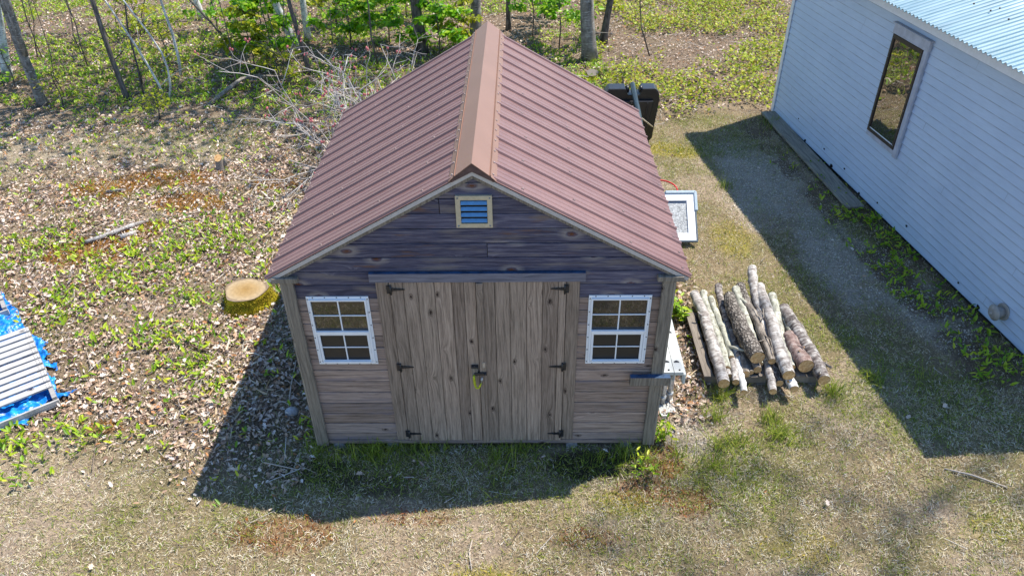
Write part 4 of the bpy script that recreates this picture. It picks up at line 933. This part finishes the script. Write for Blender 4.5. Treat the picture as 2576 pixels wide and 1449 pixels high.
# roof of corrugated sheets
mr = Mat('corrugated_zinc', .4, .4, .0); n1 = mr.noise(mr.scale(mr.obj(), (.6, 2.5, 1)), 1.4, 4); n2 = mr.noise(mr.scale(mr.obj(), (1, 18, 1)), 2, 3, .7)
c = mr.ramp(n1, [(.3, (.08, .20, .275)), (.5, (.125, .27, .35)), (.7, (.23, .36, .43))]); c = mr.mix(.4, c, mr.ramp(n2, [(.35, .68), (.62, 1.12)]), 'MULTIPLY'); mr.color(c); mr.rough(mr.ramp(n2, [(.3, .28), (.7, .5)]))
ng = int(LEN/.0095); ys_ = np.linspace(.02, -LEN, ng)
for side in (0, 1):
    xe, xr = (-.43, WID/2) if side == 0 else (WID+.43, WID/2)
    ze, zr = EZ, EZ+SLH*(WID/2+.43); rows = np.array([0, .33, .66, 1.0])
    VX = xe+(xr-xe)*rows[:, None]+0*ys_[None]; VZ = ze+(zr-ze)*rows[:, None]+.0125*np.sin(ys_[None]*2*math.pi/.0762); VY = 0*rows[:, None]+ys_[None]
    top = np.stack([VX, VY, VZ], -1); bot = top-np.array([0, 0, .006]); A2 = np.stack([top, bot]); idn = np.arange(2*4*ng).reshape(2, 4, ng)
    q0 = np.stack([idn[0, :-1, :-1], idn[0, 1:, :-1], idn[0, 1:, 1:], idn[0, :-1, 1:]], -1).reshape(-1, 4); q1 = np.stack([idn[1, :-1, :-1], idn[1, :-1, 1:], idn[1, 1:, 1:], idn[1, 1:, :-1]], -1).reshape(-1, 4)
    q2 = np.stack([idn[0, 0, :-1], idn[0, 0, 1:], idn[1, 0, 1:], idn[1, 0, :-1]], -1); Q = np.concatenate([q0, q1, q2])
    if side: Q = Q[:, ::-1]
    rf = np_mesh('roof_sheet', A2.reshape(-1, 3), np.concatenate([Q[:, [0, 1, 2]], Q[:, [0, 2, 3]]]), mr.m, hs)
    rf.data.polygons.foreach_set('use_smooth', np.ones(len(rf.data.polygons), bool)); rf.data.set_sharp_from_angle(angle=R(50)) if hasattr(rf.data, 'set_sharp_from_angle') else None
    if side == 0:
        b = MB()
        for r_ in (.55, 1.05, 1.6, 2.2):
            for k in range(22):
                y = -.2-k*.31+random.uniform(-.03, .03); x = xe+r_+random.uniform(-.02, .02); z = ze+SLH*r_+.014; b.ball((x, y, z), .011, 0, 6, 4); 
                if k % 2: b.ball((x+.09, y-.01, z+.024), .010, 0, 6, 4)
        b.build('roof_nail', plain('rusty_nail', (.10, .07, .055), .8, .2), hs)
b = MB(); zz = EZ+SLH*(WID/2+.43); b.prism([(WID/2-.18, zz-.03), (WID/2, zz+.03), (WID/2+.18, zz-.03), (WID/2+.18, zz-.022), (WID/2, zz+.038), (WID/2-.18, zz-.022)], -LEN, .02); b.build('ridge_cap', mr.m, hs)
# tall window in the long wall
wy0, wy1, wz0, wz1 = -3.62, -2.86, .90, 2.385
M_trim = plain('grey_white_trim', (.42, .45, .53), .6, .3, var=.14, sc_=12); M_fr = plain('dark_bronze_frame', (.045, .035, .03), .5, .4)
b = MB(); b.box(-.045, -.0145, wy0+.08, wy1+.0, wz0, wz0+.07); b.box(-.05, -.0145, wy0, wy0+.08, wz0-.02, wz1-.12); b.box(-.03, -.0145, wy1-.02, wy1, wz0+.07, wz1-.12)
b.box(-.055, -.0145, wy0-.01, wy1+.01, wz1-.12, wz1); b.box(-.075, -.0145, wy0-.03, wy1+.03, wz1+.0005, wz1+.018)
wn = b.build('window', M_trim, hs, .004)
b = MB(); fy0, fy1, fz0, fz1 = wy0+.082, wy1-.022, wz0+.072, wz1-.122
b.box(-.060, -.0145, fy0, fy0+.035, fz0, fz1); b.box(-.060, -.0145, fy1-.035, fy1, fz0, fz1); b.box(-.060, -.0145, fy0+.035, fy1-.035, fz0, fz0+.04); b.box(-.060, -.0145, fy0+.035, fy1-.035, fz1-.05, fz1)
for z in np.linspace(fz0+.05, fz1-.05, 6):
    for y in (fy0+.016, fy1-.016): b.ball((-.060, y, float(z)), .006, 1, 6, 3)
b.build('frame', [M_fr, M_steel], wn, .002)
b = MB(); b.box(-.050, -.046, fy0+.036, fy0+.046, fz0+.041, fz1-.051); b.box(-.05, -.046, fy0+.046, fy1-.036, fz0+.041, fz0+.051); b.build('inner_edge', M_white, wn)
mgz = Mat('mirror_dark_pane', .02, 1.0); mgz.color((.012, .012, .012)); mgz.b.inputs['IOR'].default_value = 2.6; nb_ = mgz.noise(mgz.obj(), 2.5, 2); mgz.bump(nb_, .25, .02)
b = MB(); b.box(-.045, -.040, fy0+.036, fy1-.036, fz0+.041, fz1-.051); b.build('pane', mgz.m, wn)
# round vent low on the wall
b = MB(); vy, vz = -6.08, .27
b.tube([(-.012, vy, vz), (-.02, vy, vz), (-.022, vy, vz)], [.095, .095, .085], 24); b.tube([(-.02, vy, vz), (-.11, vy+.005, vz-.005)], [.06, .055], 20); b.tube([(-.10, vy+.005, vz-.005), (-.115, vy+.006, vz-.006), (-.145, vy+.006, vz-.008)], [.088, .09, .05], 24)
b.ball((-.148, vy+.006, vz-.008), .022, 0, 8, 5)
b.build('round_vent', plain('grey_vent_plastic', (.34, .31, .28), .45, .4, var=.1), hs)

# ------------------------------------------------------------------ trees of the wood behind
TB = {
 'grey': bark('grey_trunk_bark', [(.3, (.10, .09, .075)), (.5, (.20, .18, .155)), (.72, (.34, .32, .29))], (5, 5), lent=(.42, .41, .38), bumpy=.7),
 'dark': bark('dark_trunk_bark', [(.3, (.06, .05, .045)), (.5, (.125, .108, .095)), (.72, (.24, .215, .19))], (7, 6), bumpy=.9),
 'birch': bark('white_trunk_bark', [(.3, (.50, .48, .45)), (.5, (.62, .61, .58)), (.7, (.74, .73, .70))], (2, 5), lent=(.10, .08, .07)),
}
M_leafA = leafmat('young_leaf', [(0, (.20, .46, .012)), (.25, (.30, .54, .02)), (.5, (.13, .34, .012)), (.75, (.42, .60, .03))], .55, .4, spec=.4)
M_leafB = leafmat('yellow_young_leaf', [(0, (.38, .42, .02)), (.3, (.30, .36, .02)), (.6, (.46, .44, .04)), (.85, (.22, .30, .015))], .45, .4)
def crown_leaves(par, cents, n, spread, size, mat):
    k = rng.integers(0, len(cents), n); P = np.array(cents)[k]+rng.normal(0, 1, (n, 3))*spread
    S = rng.uniform(size[0], size[1], n)
    V, T_ = inst(LEAF[0], LEAF[1], P, rotm(rng.uniform(0, 6.28, n), rng.uniform(-.4, .9, n), rng.normal(0, .4, n)), np.stack([S, S*.95, S], 1))
    return np_mesh('crown', V, T_, mat, par)
def tree(label, x, y, r, h, kind, lean=(0, 0), crown=900, fork=None, low=(), name='tree', spread=1.1, lsize=(.12, .22), cz=.5, flare=1.35, limb=.2):
    t = thing(name, label, 'tree', (x, y, float(gz(np.array(x), np.array(y)))))
    b = MB(); N = 14; pts = []; rr = []; ph = random.uniform(0, 6)
    for i in range(N+1):
        q = (i/N)**1.4; z = h*q
        pts.append((lean[0]*z+.03*math.sin(ph+z*1.1)*min(1, z), lean[1]*z+.03*math.cos(ph+z*.9)*min(1, z), z-.04*(i == 0))); rr.append(r*(1-.82*q)*(flare if i == 0 else (1+(flare-1)*.35 if i == 1 else 1)))
    b.tube(pts, rr, 14, wob=.05)
    if fork:
        z0, dx, dy, rf = fork; p0 = Vector((lean[0]*z0, lean[1]*z0, z0)); b.tube([p0+Vector((dx*s, dy*s, s-.15)) for s in (0.1, .5, 1.2, 2.5, 5)], [rf*1.15, rf, rf*.95, rf*.8, rf*.4], 12, wob=.05)
    b.build('trunk', TB[kind], t)
    lb = MB(); cents = []
    for k in range(9):
        z = h*(cz+(.98-cz)*k/8); a = k*2.4+ph; ln = (1-.6*k/9)*h*limb+.4; p = Vector((lean[0]*z, lean[1]*z, z)); e = p+Vector((math.cos(a)*ln, math.sin(a)*ln, ln*.5))
        lb.tube([p, p*.5+e*.5+Vector((0, 0, .12)), e], [max(.012, r*.28), r*.16+.005, .006], 6)
        cents += [e, p*.45+e*.55, p*.2+e*.8]
    for (z, dx, dy, dz, rb) in low:
        p = Vector((lean[0]*z, lean[1]*z, z)); lb.tube([p, p+Vector((dx*.5, dy*.5, dz*.35)), p+Vector((dx, dy, dz))], [rb, rb*.7, rb*.3], 6)
    lb.build('limbs', TB[kind], t)
    if crown: crown_leaves(t, [tuple(c) for c in cents], crown if x > 5 else int(crown*1.25), spread*.5, lsize, M_leafA)
    return t
tree('grey forked trunk at the far left in front of a white birch', -8.45, 8.37, .085, 9, 'grey', (.0, 0), 500, (.98, .08, -.02, .055))
tree('stout white birch trunk cut by the left edge of the photo', -9.86, 9.69, .085, 10, 'birch', (.24, 0), 500, name='birch_tree')
tree('slim brown trunk standing left of the pair of curved white saplings', -6.97, 8.56, .048, 7, 'dark', (-.04, 0), 350, low=[(.75, .35, .1, .35, .012), (1.1, -.5, .1, .3, .01)])
tree('dark furrowed trunk partly hidden behind the left roof slope', -1.74, 11.0, .115, 12, 'dark', (-.03, 0), 420)
tree('straight grey trunk rising directly behind the ridge of the shed roof', -.64, 11.6, .115, 12, 'grey', (.04, 0), 420, low=[(1.0, -.7, 0, .05, .02)])
tree('thin brown trunk just right of the roof ridge', .06, 12.5, .055, 9, 'dark', (0, 0), 250)
tree('thick grey trunk right of the shed with a mossy stump at its foot', 1.75, 10.45, .14, 12, 'grey', (-.08, 0), 420, low=[(.55, .55, .1, -.05, .014)])
tree('leaning dark trunk standing close behind the thick grey trunk', 2.11, 11.48, .075, 9, 'dark', (.13, 0), 250, low=[(.9, .5, .1, .4, .012)])
tree('distant thin trunk far behind the left roof slope', -1.13, 14.3, .06, 9, 'dark', (0, 0), 200)
tree('leaning white birch of the clump behind the shrub', -4.5, 11.37, .085, 10, 'birch', (-.28, 0), 420, name='birch_tree')
tree('straighter white birch right behind the leaning one of its clump', -4.36, 11.9, .07, 9, 'birch', (.05, 0), 300, name='birch_tree')
tree('far thin white birch at the top of the photo left of the leafy saplings', -7.25, 13.57, .07, 9, 'birch', (-.2, 0), 250, name='birch_tree')
tree('dark slender trunk in front of the white birch clump', -3.84, 9.76, .045, 7, 'dark', (-.09, 0), 200)
# trees outside the frame that shade the lawn and the wood's edge
tree('tall leafy tree standing beyond the white house', 13.2, 5.0, .08, 25, 'grey', (0, 0), 420, spread=1.0, cz=.78, lsize=(.11, .21), limb=.075)
# curved white saplings
def bent(label, pts, r, kind='birch', name='birch_sapling', cat='sapling', twigs=0):
    o0 = Vector(pts[0]); t = thing(name, label, cat, o0); P = [Vector(q)-o0 for q in pts]
    b = MB(); b.tube(P, [r*(1-.45*i/(len(P)-1)) for i in range(len(P))], 8, wob=.06); b.build('trunk', TB[kind], t)
    lb = MB()
    for k in range(twigs):
        i = random.randrange(1, len(P)); p = P[i]*.6+P[i-1]*.4; a = random.uniform(0, 6.28); ln = random.uniform(.3, .8)
        lb.tube([p, p+Vector((math.cos(a)*ln*.5, math.sin(a)*ln*.5, ln*.35)), p+Vector((math.cos(a)*ln, math.sin(a)*ln, ln*.5))], [.006, .004, .002], 5)
    if twigs: lb.build('branches', TB[kind], t)
    return t
bent('curved white birch sapling, left one of the pair that lean together', [(-6.4, 8.81, 0), (-6.44, 8.8, .25), (-6.52, 8.8, .55), (-6.62, 8.8, .87), (-6.74, 8.8, 1.2), (-7.0, 8.8, 1.9)], .026, twigs=4)
bent('curved white birch sapling bowed like a bracket, right one of the pair', [(-6.16, 8.48, 0), (-6.06, 8.48, .3), (-6.02, 8.48, .6), (-6.05, 8.48, .9), (-6.17, 8.48, 1.22), (-6.34, 8.5, 1.55), (-6.6, 8.5, 2.1)], .022, twigs=3)
bent('upright bright white birch sapling behind the curved pair', [(-6.38, 9.67, -.02), (-6.32, 9.67, .4), (-6.31, 9.67, .86), (-6.35, 9.67, 1.3), (-6.38, 9.67, 2.0), (-6.5, 9.7, 4)], .032, twigs=4)
for lab, pts, r in [('thin dark bare sapling between the slim brown trunk and the curved white saplings', [(-6.95, 9.2, 0), (-6.92, 9.2, .6), (-6.9, 9.2, 1.1), (-6.75, 9.2, 1.8), (-6.8, 9.2, 2.6)], .022),
                    ('short grey dead stem beside the slim brown trunk', [(-6.72, 8.7, 0), (-6.7, 8.7, .4), (-6.66, 8.7, .7)], .016),
                    ('slanting dark sapling under the leafy branches left of the white birch clump', [(-5.6, 10.9, 0), (-6.0, 11, .6), (-6.5, 11, 1.3), (-7.2, 11, 2.4)], .028),
                    ('thin dark stem among leaves behind the left roof slope', [(-2.55, 10.2, 0), (-2.62, 10.2, .6), (-2.6, 10.2, 1.2), (-2.7, 10.2, 2.2)], .02),
                    ('thin leaning bare sapling right of the leaning dark trunk', [(3.0, 10.6, 0), (2.78, 10.7, .6), (2.7, 10.7, 1.2), (2.9, 10.7, 2.0)], .016)]:
    bent(lab, pts, r, 'dark', 'bare_sapling', 'sapling', 6)
for k in range(22):
    x0 = random.uniform(-10.5, -3.2); y0 = random.uniform(8.6, 13); P_ = [(x0, y0, 0)]; dx = random.uniform(-.25, .25)
    for z in (.4, .8, 1.3, 1.9, 2.6): P_.append((x0+dx*z+random.uniform(-.06, .06), y0+random.uniform(-.05, .05), z))
    t_ = bent('thin bare sapling among the undergrowth in the left half of the wood', P_, random.uniform(.007, .014), 'dark', 'bare_sapling', 'sapling', 5); t_['group'] = 'thin bare saplings in the wood'
# leafy saplings
def sapling(label, x, y, h, n, mat, size=(.07, .13), spread=.55, zlo=.35, nb=9, bias=(0, 0)):
    t = thing('leafy_sapling', label, 'sapling', (x, y, float(gz(np.array(x), np.array(y)))))
    b = MB(); b.tube([(0, 0, -.02), (.03, .02, h*.35), (-.02, .03, h*.7), (.02, 0, h)], [.016, .013, .009, .004], 7); b.build('trunk', TB['dark'], t)
    lb = MB(); Q = []
    for k in range(nb):
        z = h*(zlo+(.97-zlo)*(k+.5)/nb); a = k*2.4+random.random(); ln = spread*random.uniform(.6, 1.3)*(1-.4*k/nb)
        p = Vector((0, 0, z)); e = p+Vector((math.cos(a)*ln+bias[0]*ln, math.sin(a)*ln+bias[1]*ln, ln*random.uniform(.0, .35)))
        mid = (p+e)/2+Vector((0, 0, .06)); lb.tube([p, mid, e], [.007, .005, .002], 5)
        for s in range(5):
            f = .3+.7*random.random(); base = p.lerp(e, f); dv = Vector((random.uniform(-1, 1), random.uniform(-1, 1), random.uniform(-.3, .3)))*.16
            lb.tube([base, base+dv], [.003, .0015], 4, caps=False)
            for g in range(max(1, n//(nb*5))): Q.append(base+dv*random.uniform(.2, 1.1)+Vector((random.gauss(0, .05), random.gauss(0, .05), random.gauss(0, .03))))
    lb.build('branches', TB['dark'], t)
    m = len(Q); S = rng.uniform(size[0], size[1], m)
    V, T_ = inst(LEAF[0], LEAF[1], np.array(Q), rotm(rng.uniform(0, 6.28, m), rng.uniform(-.1, .95, m), rng.normal(0, .35, m)), np.stack([S, S*1.0, S], 1))
    np_mesh('foliage', V, T_, mat, t); return t
for q in [('bright green sapling left of the white birch clump', -4.75, 10.4, 1.7, 800, M_leafA, (.10, .17), .85, .15, 12),
          ('dense green sapling under the top edge beside the white birch clump', -5.2, 11.4, 1.6, 800, M_leafA, (.10, .17), .95, .15, 12),
          ('yellow green sapling with drooping leaves, lowest of the leafy group', -4.95, 9.85, 1.3, 600, M_leafB, (.09, .15), .55, .2, 10),
          ('low yellow green sapling over the shady forest floor', -4.3, 9.2, .8, 180, M_leafB, (.07, .12), .5, .25, 8),
          ('green sapling between the dark furrowed trunk and the birch clump', -3.3, 11.3, 1.5, 900, M_leafA, (.10, .16), .9, .2, 11),
          ('broad green sapling filling the gap left of the dark furrowed trunk', -2.5, 11.5, 1.45, 950, M_leafA, (.10, .16), .9, .15, 11),
          ('green sapling right beside the dark furrowed trunk', -1.35, 10.7, 1.35, 700, M_leafA, (.10, .16), .7, .2, 10),
          ('yellowish sapling between the two trunks behind the roof ridge', -1.0, 11.2, 1.0, 360, M_leafB, (.08, .14), .5, .2, 9),
          ('green sapling hanging over the roof right of the ridge', .6, 12.0, 1.3, 380, M_leafA, (.10, .16), .8, .35, 9),
          ('sparse green sapling in front of the thick grey trunk', 1.15, 11.2, 1.4, 400, M_leafA, (.10, .15), .7, .35, 9),
          ('light green sapling beside the leaning dark trunk', 2.2, 11.9, 1.3, 170, M_leafB, (.09, .14), .5, .4, 8),
          ('small green sapling near the top right of the wood', .9, 13.3, 1.1, 190, M_leafA, (.09, .14), .8, .2, 9),
          ('distant green sapling left of the far white birch', -6.6, 12.6, 1.3, 240, M_leafA, (.09, .14), .8, .2, 9),
          ('distant yellow green sapling behind the white birch clump', -4.0, 13.2, 1.2, 450, M_leafB, (.09, .14), .9, .15, 9),
          ('far green sapling above the dark furrowed trunk', -2.4, 13.6, 1.2, 500, M_leafA, (.09, .15), .9, .15, 9),
          ('small pale sapling near the forked trunk at the left', -8.0, 8.2, .7, 110, M_leafB, (.05, .09), .35),
          ('low green sapling at the edge of the wood by the fallen branch', -6.0, 7.6, .5, 90, M_leafB, (.06, .1), .35),
          ('low green bush under the curved white saplings', -6.9, 10.4, .9, 260, M_leafB, (.06, .11), .7, .1, 9),
          ('low green bush at the foot of the white trunk on the left edge', -9.5, 9.3, .8, 220, M_leafA, (.06, .10), .6, .1, 8),
          ('wide low bush in the sun at the top left', -8.3, 12.4, 1.0, 300, M_leafB, (.07, .12), .9, .1, 9),
          ('small bush of young leaves behind the hoop base', 2.15, 8.1, .7, 130, M_leafB, (.06, .1), .35)]:
    sapling(*q)
# bare budding shrub behind the shed's left corner
shb = thing('bare_shrub', 'bare pale branched shrub with pink buds behind the left corner of the shed', 'shrub', (-2.05, 5.25, 0))
lb = MB(); buds = MB(); rs = random.Random(11)
def grow(p, d, ln, r, lev):
    n = 4; pts = [p]; q = p; dd = d.copy()
    for i in range(n):
        dd = (dd+Vector((rs.gauss(0, .16), rs.gauss(0, .16), rs.gauss(.03, .12)))).normalized(); q = q+dd*(ln/n); pts.append(q)
    lb.tube(pts, [r*(1-.42*i/n) for i in range(n+1)], 6 if lev < 2 else 5, caps=lev >= 2)
    if lev >= 3:
        if rs.random() < .30:
            for _ in range(3): buds.ball(q+Vector((rs.gauss(0, .016), rs.gauss(0, .016), rs.gauss(.01, .012))), rs.uniform(.009, .017), 0, 5, 3, (1, 1, 1.5))
        return
    for k in range((3, 3, 3)[min(lev, 2)]):
        i = rs.randint(1, n); nd = (dd*.75+Vector((rs.gauss(0, .62), rs.gauss(0, .62), rs.gauss(.05, .42)))).normalized()
        grow(pts[i], nd, ln*rs.uniform(.48, .78), r*.64, lev+1)
for dx, dy, dz, ln in [(-.8, .05, .7, .85), (-.7, .5, .8, 1.05), (-.45, .8, .9, 1.15), (-.2, .9, .9, 1.15), (.25, .85, .8, 1.1), (-.8, -.15, .45, .85), (-.55, .3, .9, 1.1), (.4, .6, 1.0, 1.05), (-.75, .3, .5, .95), (.1, .5, 1.2, 1.0), (-.3, .6, .6, 1.2), (.6, .9, .6, 1.1)]:
    grow(Vector((rs.gauss(0, .05), rs.gauss(0, .05), .0)), Vector((dx, dy, dz+.30)).normalized(), ln*1.22, .0145, 0)
lb.build('branches', leafmat('pale_shrub_bark', [(0, (.44, .40, .37)), (.4, (.54, .50, .47)), (.7, (.36, .32, .29))]), shb)
buds.build('buds', plain('pink_bud', (.55, .16, .17), .6, .3, var=.3), shb)['kind'] = 'stuff'
# leafy weeds between the shed and the woodpile
def weed(label, x, y, n, ln, mat=M_may):
    t = thing('weed_plant', label, 'plant', (x, y, 0)); stx = MB(); Q = []; A3 = []; TL = []; SZ = []
    for k in range(n):
        a = rs.uniform(0, 6.28); rad = rs.uniform(0, .12); p = Vector((math.cos(a)*rad, math.sin(a)*rad, 0)); hh = rs.uniform(.1, .28); e = p+Vector((rs.gauss(0, .05), rs.gauss(0, .05), hh)); stx.tube([p, e], [.004, .002], 4)
        for j in range(6): f = .35+.65*j/5; Q.append(p.lerp(e, f)); A3.append(j*2.4+a); TL.append(-rs.uniform(.0, .8)); SZ.append(ln*rs.uniform(.6, 1.1))
    stx.build('stems', M_green, t); m = len(Q); S = np.array(SZ)
    V, T_ = inst(LEAF[0], LEAF[1], np.array(Q), rotm(np.array(A3), np.array(TL), rng.normal(0, .3, m)), np.stack([S, S*.6, S], 1)); np_mesh('leaves', V, T_, mat, t)
weed('leafy green weed clump at the back corner of the woodpile, near the roof edge', 2.10, 2.72, 16, .11)
weed('leafy green weed clump against the left edge of the woodpile pallet', 2.06, 1.92, 18, .11)
weed('small green weed by the right front post of the shed', 1.66, .05, 9, .075)
weed('small green weed in the mossy patch in front of the shed', 1.42, -.33, 6, .06)
